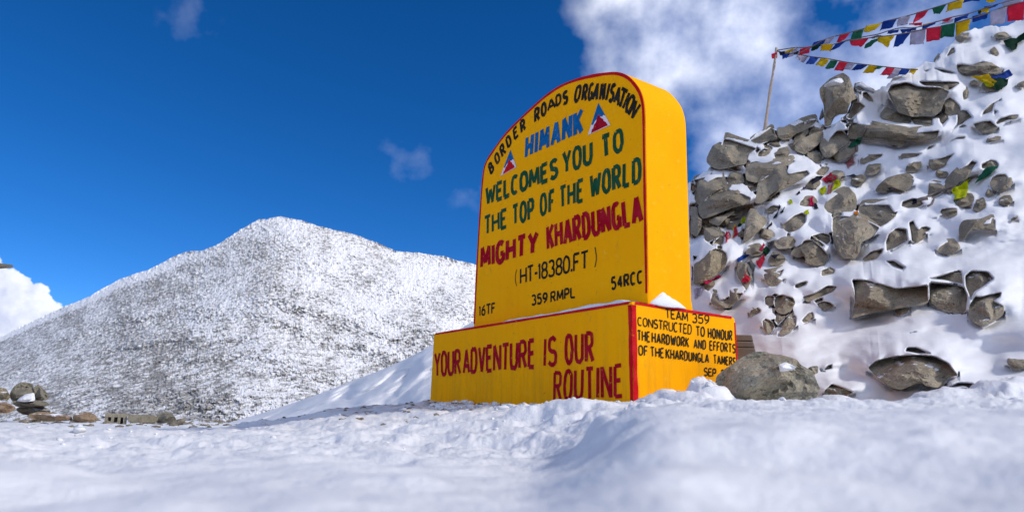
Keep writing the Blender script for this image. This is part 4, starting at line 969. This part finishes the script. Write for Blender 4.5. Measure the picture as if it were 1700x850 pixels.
# ------------------------------------------------------------------ rocks standing on the ground
def ground_rock(crop, pts, r, D, label, mat=ROCK, bare=True, cat='boulder', name='boulder', facets=9, group=None, seed=300, nd=1.0, sm=True):
    p = cpx(crop, pts); p = smooth_poly(p) if sm else p
    cy = p[:, 1].mean()
    rf = lambda x, y: r + (cy - y) / F * r * .35
    o = make_rock(name, p, rf, D, mat, seed, bare, facets, ndetail=nd); tag(o, label, cat, group); return o
G1 = ground_rock('Y', [132,520,138,440,148,378,200,336,258,296,330,258,395,252,420,262,480,272,556,296,575,322,602,338,642,358,655,400,672,440,645,500,560,530,430,540,330,545,270,545,180,540], 5.35, .52, 'large speckled grey granite boulder in front of the right end of the plinth', ROCK2, seed=307, facets=14, sm=False)
def block(crop, pts, r0, depth, label, mat, cat, name, layers=1):
    """squared block: outline extruded along the view depth"""
    p = cpx(crop, pts); n = len(p); f = at(p[:, 0], p[:, 1], np.full(n, r0)); b = f + np.array([.35, 1, 0]) * depth
    o = mesh_obj(name, np.concatenate([f, b]), [tuple(range(n))] + [tuple(range(2 * n - 1, n - 1, -1))] + [((i + 1) % n, i, n + i, n + (i + 1) % n) for i in range(n)], mat, smooth=False)
    bv = o.modifiers.new('bevel', 'BEVEL'); bv.width = .012; bv.segments = 2
    recenter(o, (f[:, 0].mean(), f[:, 1].mean(), f[:, 2].min())); return tag(o, label, cat)
def plank_block():
    t = empty('plank_stack', at(1240, 590, 6.3), 'short stack of weathered boards between the plinth and the granite boulder', 'boards')
    off = np.array(t.location[:])
    for i, (ya, yb, ra) in enumerate([(168, 200, 6.32), (202, 232, 6.30), (234, 275, 6.28)]):
        p = cpx('Y', [248, ya, 328 + i * 8, ya + 2, 336 + i * 8, yb, 246, yb - 1]); n = 4
        f = at(p[:, 0], p[:, 1], np.full(4, ra)); b = f + np.array([.3, .9, 0]) * .45
        o = mesh_obj('board', np.concatenate([f, b]) - off, [(0, 1, 2, 3), (7, 6, 5, 4), (1, 0, 4, 5), (2, 1, 5, 6), (3, 2, 6, 7), (0, 3, 7, 4)], BOARD, t, False)
        bv = o.modifiers.new('bevel', 'BEVEL'); bv.width = .008; bv.segments = 2
plank_block()
ground_rock('Y', [595,350,625,328,662,325,662,362,630,372], 5.6, .10, 'small pale stone at the right shoulder of the speckled granite boulder', ROCK, seed=305, cat='stone', name='stone')
# far left road edge
LR = 15.0
ground_rock('L', [70,372,80,330,110,290,150,262,190,255,240,262,262,275,268,400,200,415,100,410], LR, .45, 'large olive grey boulder at the road edge, left neighbour of a smaller one', CONC, seed=311)
ground_rock('L', [262,395,266,290,300,270,350,320,380,350,378,395,330,400], LR - .1, .3, 'angular grey boulder leaning on the larger olive grey one at the road edge', CONC, seed=312)
ground_rock('L', [90,400,180,405,330,396,402,428,380,440,300,450,150,455,100,430], LR - .5, .5, 'flat grey slab lying below the two grey boulders at the road edge', CONC, seed=313)
ground_rock('L', [-60,300,0,296,50,308,86,370,60,400,0,398,-60,395], LR - .3, .4, 'pale yellowish boulder cut by the left border of the picture', TAN, seed=314)
ground_rock('L', [-50,420,0,415,60,418,130,452,110,480,60,500,0,500,-50,500], LR - .9, .35, 'rusty brown boulder low at the left border', BRICKRED, seed=315)
ground_rock('L', [130,450,250,445,330,445,390,462,400,500,300,520,180,510,130,480], LR - .3, .3, 'dark brown rubble lump under the flat grey slab', ROCK, seed=316)
ground_rock('L', [200,512,300,485,430,495,560,520,575,560,400,560,260,550], LR - .8, .3, 'long low heap of brown earth between grey slab and rusty stone', BRICKRED, seed=317, facets=4)
ground_rock('L', [570,560,575,515,620,492,700,488,755,515,770,560,700,570,600,572], LR - 1, .3, 'rounded rust orange stone on the road edge', BRICKRED, seed=318)
ground_rock('L', [1100,575,1120,550,1150,530,1200,528,1205,560,1190,580], LR - 1, .15, 'small grey stone between the hollow blocks and the humped stone', CONC, seed=319, cat='stone', name='stone')
ground_rock('L', [1205,575,1215,530,1260,500,1300,480,1350,500,1385,545,1380,580,1320,590,1240,585], LR - 1, .35, 'humped grey stone at the right end of the road edge rubble', CONC, seed=320)
ground_rock('L', [1300,590,1310,572,1380,555,1470,570,1485,590,1400,600], LR - 1.4, .2, 'low flat stone in front of the humped grey stone', CONC, seed=321, cat='stone', name='stone')
ground_rock('L', [885,765,912,745,930,735,1000,728,1060,738,1100,748,1105,765,1060,785,940,788], 4.2, .07, 'reddish brown flat stone alone in the foreground snow', BRICKRED, seed=322, cat='stone', name='stone')
sn = ground_rock('L', [128,405,150,380,200,352,268,338,278,400,200,412], LR - .75, .25, 'patch of snow caught between the grey road edge boulders', SNOW, seed=323, cat='snow', name='snow_clump', facets=3)
def hollow_block():
    t = empty('hollow_concrete_block', at(205, 699, LR - 1.2), 'weathered hollow concrete block with dark openings on the road edge', 'concrete block'); off = np.array(t.location[:])
    A = at(175, 685.5, LR - 1.2); B = at(212, 686.5, LR - 1.2); hgt = .26
    ux = (B - A); L = np.linalg.norm(ux); ux /= L; uy = np.cross(Zv, ux); V = []; Fc = []
    def bx(x0, x1, z0, z1, y0=0, y1=.3):
        s = len(V)
        for y in (y0, y1):
            for (x, z) in ((x0, z0), (x1, z0), (x1, z1), (x0, z1)): V.append(A + ux * x + uy * y + Zv * (z - hgt) - off)
        for f in ((0, 1, 2, 3), (7, 6, 5, 4), (0, 4, 5, 1), (1, 5, 6, 2), (2, 6, 7, 3), (3, 7, 4, 0)): Fc.append(tuple(s + i for i in f))
    bx(0, L, hgt - .06, hgt); bx(0, L, -.2, .04)
    for k in range(4): x = (L - .045) * k / 3; bx(x, x + .045, .042, hgt - .062, .002, .298)
    bx(.05, L - .05, .045, hgt - .065, .22, .29)
    mesh_obj('block_body', V, Fc, CONC, t, False)
hollow_block()
block('L', [1000,512,1060,510,1112,522,1115,575,1000,570], LR - 1.25, .3, 'plain grey concrete block beside the hollow block on the road edge', CONC, 'concrete block', 'concrete_block')
def small_stones():
    rs = np.random.RandomState(12)
    V0, F0 = ico(1); V = []; Fc = []
    pts = []
    for _ in range(160):
        u, v = rs.uniform(.5, 4.6), rs.uniform(-1.7, -.12); p = O_ + U_ * u + V_ * v; pts.append((p[0], p[1], rs.uniform(.006, .020)))
    for _ in range(300):
        r = rs.uniform(8.5, 20); A = azel(rs.uniform(-60, 700), 690)[0]; pts.append((r * math.sin(A), r * math.cos(A), rs.uniform(.015, .07) * r / 13))
    X = np.array(pts); Z = ground_z(X[:, 0], X[:, 1])
    for (x, y, s), z in zip(pts, Z):
        k = len(V); W = V0 * (1 + rs.uniform(-.3, .3, (len(V0), 1))) * np.array([1.3, 1, .6]) * s + [x, y, z + s * .1]
        V.extend(W.tolist()); Fc.extend([tuple(k + i for i in f) for f in F0])
    o = mesh_obj('pebbles', V, Fc, ROCK, smooth=False); tag(o, 'scattered pebbles and grit showing through the thin snow', 'pebbles', None, 'stuff')
small_stones()
def clods():
    rs = np.random.RandomState(31); V0, F0 = ico(2); V = []; Fc = []
    pts = []
    for _ in range(420):
        r = 3.4 + 6.5 * rs.rand(); A = azel(rs.uniform(-100, 1800), 690)[0]; pts.append((r * math.sin(A), r * math.cos(A), rs.uniform(.005, .016) * (1 + 1.2 * (rs.rand() > .94))))
    for _ in range(260):                                # lumps kicked up against the foot of the plinth
        u, v = rs.uniform(-.3, 2.2), rs.uniform(-.7, .05); p = O_ + U_ * u + V_ * v; pts.append((p[0], p[1], rs.uniform(.008, .032)))
    for _ in range(70):
        v, u = rs.uniform(.1, 1.3), rs.uniform(-.6, -.05); p = O_ + U_ * u + V_ * v; pts.append((p[0], p[1], rs.uniform(.006, .024)))
    X = np.array(pts); Z = ground_z(X[:, 0], X[:, 1])
    for i, ((x, y, s), z) in enumerate(zip(pts, Z)):
        if s > .02: V1 = V0; F1 = F0
        else: V1, F1 = ico(1)
        k = len(V); W = V1 * (1 + .9 * fbm(V1 * 1.3 + i * 3.1, 2, 5))[:, None] * np.array([rs.uniform(.8, 1.5), rs.uniform(.8, 1.4), rs.uniform(.5, .9)]) * s + [x, y, z + s * .1]
        V.extend(W.tolist()); Fc.extend([tuple(k + j for j in f) for f in F1])
    o = mesh_obj('snow_clods', V, Fc, SNOW); tag(o, 'crumbs and clods of loose snow lying on the trodden snow', 'snow', None, 'stuff')
clods()

# snow patch on the upright boulder and on the granite boulder
def patch(crop, pts, rf, D, parent, seed):
    p = smooth_poly(cpx(crop, pts)); o = make_rock('snow_patch', p, rf, D, SNOW, seed, True, 2, parent=parent, ndetail=.5)
    o.data.transform(Matrix.Translation(-Vector(parent.location))); return o
patch('Q', [365,200,410,160,470,125,545,110,572,145,540,172,440,190], lambda x, y: TOOTH_R(x, y) - .62 + (205 - 0) * 0, .28, TOOTH, 401)
patch('Y', [463,318,500,306,552,330,540,345,500,352,470,356], lambda x, y: np.full(np.shape(x), 5.35 - .30), .10, G1, 402)

# ------------------------------------------------------------------ flag pole and prayer flags
def tube(pts, rad, n=7):
    p = np.asarray(pts, float); V = []; Fc = []; m = len(p); rad = np.broadcast_to(rad, (m,))
    t = np.gradient(p, axis=0); t /= np.linalg.norm(t, axis=1)[:, None] + 1e-9
    for i in range(m):
        a = np.cross(t[i], [.3, .2, 1.0] if abs(t[i][2]) < .9 else [1, 0, 0]); a /= np.linalg.norm(a); b = np.cross(t[i], a)
        for k in range(n): w = 2 * math.pi * k / n; V.append(p[i] + (a * math.cos(w) + b * math.sin(w)) * rad[i])
    for i in range(m - 1):
        for k in range(n): Fc.append((i * n + k, i * n + (k + 1) % n, (i + 1) * n + (k + 1) % n, (i + 1) * n + k))
    Fc.append(tuple(range(n - 1, -1, -1))); Fc.append(tuple(range((m - 1) * n, m * n))); return V, Fc
PR = 12.7
def pole():
    px = catmull([(1268, 222), (1270, 212), (1273, 190), (1277, 160), (1281, 135), (1285, 110), (1289, 80)], 3)
    p = at(px[:, 0], px[:, 1], np.full(len(px), PR)); rad = np.linspace(.030, .020, len(p)) * (1 + .18 * RNG.uniform(-1, 1, len(p)))
    V, Fc = tube(p, rad); o = mesh_obj('flag_pole', V, Fc, WOOD); recenter(o, p[0]); tag(o, 'thin crooked wooden pole holding the prayer flag lines, standing on the rock heap', 'pole')
pole()
def cloth(q, rs, n=7, amp=.13):
    """rippled cloth from 4 world corners TL,TR,BR,BL"""
    tl, tr, br, bl = [np.asarray(x, float) for x in q]; u = np.linspace(0, 1, n); U2, V2 = np.meshgrid(u, u)
    P = (tl * ((1 - U2) * (1 - V2))[..., None] + tr * (U2 * (1 - V2))[..., None] + br * (U2 * V2)[..., None] + bl * ((1 - U2) * V2)[..., None])
    size = np.linalg.norm(tl - br); nrm = np.cross(tr - tl, bl - tl); nrm /= np.linalg.norm(nrm) + 1e-9
    ph = rs.uniform(0, 6, 4); w = np.sin(U2 * rs.uniform(3, 6) + V2 * rs.uniform(1, 5) + ph[0]) * .6 + np.sin(V2 * rs.uniform(4, 8) - U2 * 2 + ph[1]) * .5
    P = P + nrm * (w * V2 * size * amp + rs.uniform(-.02, .02))[..., None]
    edge = (rs.normal(0, .02, P.shape) * size) * (V2 ** 2)[..., None]
    P = P + edge; P2 = P + nrm * .004
    V = np.concatenate([P.reshape(-1, 3), P2.reshape(-1, 3)]); f = grid_faces(n, n).tolist(); m = n * n; F2 = [[a + m for a in reversed(g)] for g in f]
    rim = []
    for i in range(n - 1):
        rim += [(i + 1, i, m + i, m + i + 1), ((n - 1) * n + i, (n - 1) * n + i + 1, m + (n - 1) * n + i + 1, m + (n - 1) * n + i),
                (i * n, (i + 1) * n, m + (i + 1) * n, m + i * n), ((i + 1) * n + n - 1, i * n + n - 1, m + i * n + n - 1, m + (i + 1) * n + n - 1)]
    return V, f + F2 + [list(x) for x in rim]
def flag_line(label, cord, flags, r0, r1, seed):
    rs = np.random.RandomState(seed); c = catmull(cpx('K', cord), 6); x0, x1 = c[0, 0], c[-1, 0]
    rr = lambda x: r0 + (r1 - r0) * (np.asarray(x, float) - x0) / (x1 - x0)
    p = at(c[:, 0], c[:, 1], rr(c[:, 0])); t = empty('prayer_flag_line', p[0], label, 'prayer flags', 'lines of prayer flags over the rock heap'); off = p[0]
    V, Fc = tube(p - off, .010, 5); mesh_obj('cord', V, Fc, CORD, t)
    for col, q in flags:
        k = cpx('K', q)
        w = at(k[:, 0], k[:, 1], rr(k[:, 0]) + rs.uniform(-.03, .03, 4) * 3)
        V, Fc = cloth(w - off, rs); o = mesh_obj('flag', V, Fc, CL[col], t); o['label'] = CNAME[col] + ' cloth flag'
flag_line('highest line of prayer flags, running from the pole up out of the picture', [115,325,225,308,330,302,430,252,590,208,670,186,785,150,890,120,975,98,1092,62,1205,28,1312,-4,1420,-18,1540,-30,1760,-60],
 [('r', [82,345,118,333,122,368,84,380]), ('y', [152,335,228,308,195,350,145,372]), ('w', [230,310,258,308,232,350,180,372]), ('r', [262,322,330,303,322,342,256,368]), ('b', [350,272,432,250,405,290,338,304]), ('w', [432,253,488,238,455,285,412,290]),
  ('r', [518,228,590,208,545,262,497,272]), ('g', [603,203,672,185,655,246,582,255]), ('y', [690,168,787,150,745,195,672,202]), ('b', [800,142,892,120,858,176,775,200]), ('w', [900,117,977,98,955,158,880,172]), ('r', [1012,82,1092,62,1050,118,988,150]),
  ('g', [1112,54,1205,28,1165,86,1128,88]), ('y', [1212,22,1314,-2,1300,42,1198,84]), ('b', [1320,-8,1422,-20,1415,6,1310,22]), ('y', [1462,-22,1545,-32,1520,10,1464,26]), ('w', [1560,-34,1640,-44,1625,0,1560,8])], PR, 12.3, 21)
flag_line('middle line of prayer flags, with the large white, red, green and yellow squares', [115,330,240,345,340,305,480,285,555,265,705,246,870,226,975,208,1068,188,1168,172,1258,150,1355,122,1470,85,1585,42,1700,14,1800,-10],
 [('k', [128,340,165,330,170,365,135,355]), ('b', [150,352,200,345,178,380,150,378]), ('k', [222,345,262,330,245,355,225,360]), ('d', [344,306,398,290,374,326,332,332]), ('y', [400,292,480,285,460,330,394,332]), ('b', [492,282,558,264,508,306,454,328]), ('r', [582,268,706,246,655,306,592,294]),
  ('g', [715,256,762,243,735,278,668,306]), ('y', [768,238,872,226,825,291,748,262]), ('b', [886,222,976,208,925,282,860,300]), ('w', [976,198,1070,188,1062,286,964,290]), ('r', [1074,184,1168,172,1163,256,1070,268]), ('g', [1168,168,1260,150,1252,236,1164,246]),
  ('y', [1262,142,1356,122,1344,182,1254,226]), ('b', [1370,112,1472,86,1465,126,1370,146]), ('w', [1485,78,1588,42,1582,152,1484,166]), ('r', [1592,40,1705,12,1705,128,1588,142])], PR - .1, 11.6, 22)
flag_line('bunched thin line of small blue flags crossing behind the middle squares', [555,262,650,242,760,222,830,200,905,182,1010,178,1140,142,1240,112,1345,90,1480,45,1600,10,1740,-20],
 [('k', [700,240,760,222,800,222,740,240]), ('b', [828,200,900,190,890,212,822,220]), ('b', [905,184,1012,176,1000,196,915,205]), ('b', [1050,172,1142,140,1130,166,1045,184]), ('y', [1050,155,1110,142,1095,158,1050,166]), ('r', [1180,130,1242,112,1225,134,1178,142]), ('w', [1190,140,1252,122,1235,146,1140,166]), ('b', [1256,112,1346,88,1338,112,1250,138]),
  ('d', [1398,70,1420,62,1418,92,1400,92]), ('y', [1420,60,1482,46,1472,76,1422,88]), ('b', [1440,44,1530,28,1520,44,1450,56]), ('w', [1560,20,1700,-14,1690,30,1580,60]), ('r', [962,158,1050,150,1040,168,968,170])], PR + .3, 13.0, 23)
flag_line('lowest line of prayer flags, sagging from the pole to the skyline rocks', [118,332,250,350,330,364,450,380,570,402,700,418,806,430,920,442,1020,448],
 [('w', [250,352,322,362,290,398,232,378]), ('b', [330,365,386,371,355,410,297,415]), ('y', [396,376,452,382,415,426,362,427]), ('g', [460,391,506,396,480,446,427,441]), ('r', [514,397,571,405,540,456,478,456]), ('w', [575,405,622,412,590,450,545,450]), ('b', [628,414,697,420,652,450,590,455]), ('y', [705,419,766,426,735,466,665,468]), ('g', [768,428,806,432,776,447,742,450]),
  ('r', [818,432,873,438,836,488,778,482]), ('w', [875,438,922,444,890,498,826,490]), ('b', [924,440,976,446,950,486,895,480]), ('y', [976,446,1020,449,992,485,955,480])], PR, 13.3, 24)

def first_hit(px, py):
    dg = loose.dg; d = Vector(ray(float(px), float(py))); ok, loc, nr, idx, ob, mt = SC.ray_cast(dg, Vector(CAM), d)
    return (math.hypot(loc.x, loc.y) if ok else None)
def draped(k, rs, n=9):
    # a scrap of cloth lying against the snow and rock behind it, creased, slightly lifted here and there
    u = np.linspace(0, 1, n); U2, V2 = np.meshgrid(u, u); tl, tr, br, bl = k
    Q = tl * ((1 - U2) * (1 - V2))[..., None] + tr * (U2 * (1 - V2))[..., None] + br * (U2 * V2)[..., None] + bl * ((1 - U2) * V2)[..., None]
    size = np.linalg.norm(tl - br) + np.linalg.norm(tr - bl); sd = rs.uniform(0, 50)
    Q = Q + np.stack([fbm(np.stack([U2 * 2.3 + sd, V2 * 2.3, U2 * 0 + j], -1), 2, 7) for j in (0, 9)], -1) * size * .09
    R = np.array([[first_hit(*Q[i, j]) or np.nan for j in range(n)] for i in range(n)])
    md = np.nanmedian(R) if np.isfinite(R).any() else 15.0
    R = np.where(np.isfinite(R), R, md); R = np.minimum(R, md + .12); mn = R.copy()
    for _ in range(2):
        pdd = np.pad(R, 1, 'edge'); R = np.minimum(R, (pdd[:-2, 1:-1] + pdd[2:, 1:-1] + pdd[1:-1, :-2] + pdd[1:-1, 2:]) / 4)
    m_ = size / F * md * .5
    R = R - .025 - m_ * (.10 + .16 * np.abs(fbm(np.stack([U2 * 3 + sd, V2 * 3, U2 * 0], -1), 3, 3)) + .07 * np.sin(U2 * rs.uniform(7, 12) + V2 * rs.uniform(-5, 5) + sd))
    P = at(Q[..., 0], Q[..., 1], R); P2 = at(Q[..., 0], Q[..., 1], R + .006)
    V = np.concatenate([P.reshape(-1, 3), P2.reshape(-1, 3)]); f = grid_faces(n, n).tolist(); m = n * n
    return V, f + [[a + m for a in reversed(g)] for g in f]
def loose(label, pieces, seed, name='loose_flag', lift=.18, cords=()):
    """cloth scraps caught on the rock heap; pieces: (colour, crop, 4 corners)"""
    rs = np.random.RandomState(seed); k0 = cpx(pieces[0][1], pieces[0][2]); cx, cy = k0.mean(0); r = float(hill_r(*azel(cx, cy))); s = lift + .035 * r
    base = at(cx, cy, r - s); t = empty(name, base, label, 'prayer flag', 'flag scraps caught among the rocks')
    for col, crop, q in pieces:
        k = cpx(crop, q); V, Fc = draped(k, rs); V = V - base; o = mesh_obj('cloth', V, Fc, CL[col], t); o['label'] = CNAME[col] + ' cloth'
    for crop, q, rad in cords:
        c = catmull(cpx(crop, q), 5); rq = np.array([(first_hit(*z) or r) - .03 for z in c]); rq = np.convolve(np.pad(rq, 2, 'edge'), np.ones(5) / 5, 'valid'); V, Fc = tube(at(c[:, 0], c[:, 1], rq) - base, rad, 5); mesh_obj('cord', V, Fc, CORD, t)
bpy.context.view_layer.update(); loose.dg = bpy.context.evaluated_depsgraph_get()
loose('big dark green flag at the upper right border above the crest snow', [('d', 'S', [922,60,1160,-30,1160,40,1000,138])], 41, lift=.7)
loose('blue, green and yellow flags bundled on the upper right snow', [('b', 'S', [800,372,1015,328,1012,392,930,440]), ('d', 'S', [840,400,1000,400,930,498,860,490]), ('y', 'S', [650,388,790,372,870,440,840,470]), ('l', 'S', [720,430,860,420,858,495,790,470])], 42, lift=.5)
loose('green flag scrap lying across a boulder under the skyline', [('g', 'Q', [590,755,700,680,738,668,700,765])], 43, lift=.4, cords=[('Q', [735,672,760,630,790,575], .012), ('Q', [690,745,695,780,690,800], .02)])
loose('bright yellow flag hanging in the snow, tied to a green one', [('l', 'V', [462,620,625,540,600,640,480,750]), ('l', 'V', [470,640,610,560,590,735,490,755]), ('g', 'V', [700,520,882,413,850,505,680,612]), ('k', 'V', [90,740,125,725,128,790,80,788])], 44, lift=.3,
      cords=[('V', [220,720,330,670,460,622], .018), ('V', [600,570,650,535,700,522], .02), ('V', [225,805,270,780,285,740], .012), ('V', [130,755,170,742,220,735], .03)])
loose('tangle of pink and yellow flags knotted in the middle of the heap', [('r', 'U', [250,262,325,205,392,262,300,305]), ('p', 'U', [300,250,385,245,390,290,290,300]), ('l', 'U', [228,370,285,335,292,392,248,418]), ('l', 'U', [362,285,425,285,420,335,345,375]), ('p', 'U', [310,320,360,300,345,385,300,415]), ('k', 'U', [150,300,210,240,280,245,180,320]), ('k', 'U', [430,240,560,215,575,235,440,265])], 45, lift=.35)
loose('small magenta scrap left of the flag tangle', [('m', 'U', [128,450,165,440,176,512,136,520]), ('k', 'U', [170,490,200,500,215,550,185,545])], 46, lift=.3)
loose('tiny lime scrap on open snow below the magenta one', [('l', 'U', [85,565,132,548,128,592,92,602])], 47, lift=.3)
loose('tiny orange scrap between two boulders', [('o', 'U', [552,578,592,562,592,602,572,606])], 48, lift=.6)
loose('faded pink cloth under the green flag scrap', [('p', 'U', [480,120,545,50,552,130,500,165])], 49, lift=.45)
loose('lime green scrap left of the pyramid boulder', [('l', 'R', [505,372,545,340,555,392,515,412]), ('d', 'R', [478,420,510,395,520,425,485,440])], 50, lift=.35)
loose('yellow and red pennant standing in snow by the slab', [('y', 'R', [440,450,452,415,465,440,425,540]), ('r', 'R', [450,450,470,435,482,500,440,535])], 51, lift=.3)
loose('thin red strip and pink scrap near the dark gap', [('r', 'R', [362,478,386,474,384,580,366,592]), ('p', 'R', [385,480,412,490,410,540,388,545])], 52, lift=.3)
loose('red, green and grey flags tangled on a narrow stone', [('m', 'R', [682,640,722,578,746,600,700,672]), ('d', 'R', [715,660,745,608,786,670,740,722]), ('r', 'R', [640,755,722,690,742,740,690,832]), ('b', 'R', [470,745,520,695,600,708,480,778]), ('h', 'R', [572,775,610,760,655,800,600,905]), ('r', 'T', [510,262,552,148,612,252,560,292]), ('k', 'R', [800,710,870,680,880,700,820,740]), ('h', 'R', [740,570,830,555,790,650,770,620])], 53, lift=.4)
loose('dark red cloth trapped under the big tan boulder', [('m', 'T', [170,280,300,190,322,240,200,300])], 54, lift=.25)
loose('lilac scrap hanging beside the plinth corner of the slab', [('w', 'T', [66,350,155,298,132,385,76,435])], 55, lift=.25)
loose('dark old flags frozen in a line beside the pyramid boulder', [('k', 'R', [750,440,790,385,805,400,760,462]), ('k', 'R', [820,345,868,235,880,245,845,350]), ('k', 'R', [875,300,920,245,930,255,890,310]), ('l', 'R', [955,190,985,175,1000,215,965,225]), ('k', 'R', [1030,120,1060,90,1070,120,1040,140]), ('k', 'R', [1080,80,1125,35,1130,50,1090,90])], 56, lift=.22)

# ------------------------------------------------------------------ tip of a sheet metal roof at the left border
def roof():
    r = 11.0; p = at(np.array([22., -60, -160, -30]), np.array([440., 428, 436, 445]), np.array([r, r - 1.5, r + .3, r + 1.4])); b = p - [0, 0, .035]
    o = mesh_obj('metal_roof', np.concatenate([p, b]), [(0, 1, 2, 3), (7, 6, 5, 4), (1, 0, 4, 5), (2, 1, 5, 6), (3, 2, 6, 7), (0, 3, 7, 4)], CONC, smooth=False)
    tag(o, 'grey tip of a thin sheet roof entering at the left border above the cloud', 'roof')
    q = (p[1] + p[2] + p[3]) / 3; V, Fc = tube([q - [0, 0, .02], (q[0], q[1], -.6)], .06); mesh_obj('roof_post', V, Fc, CONC, o)
roof()
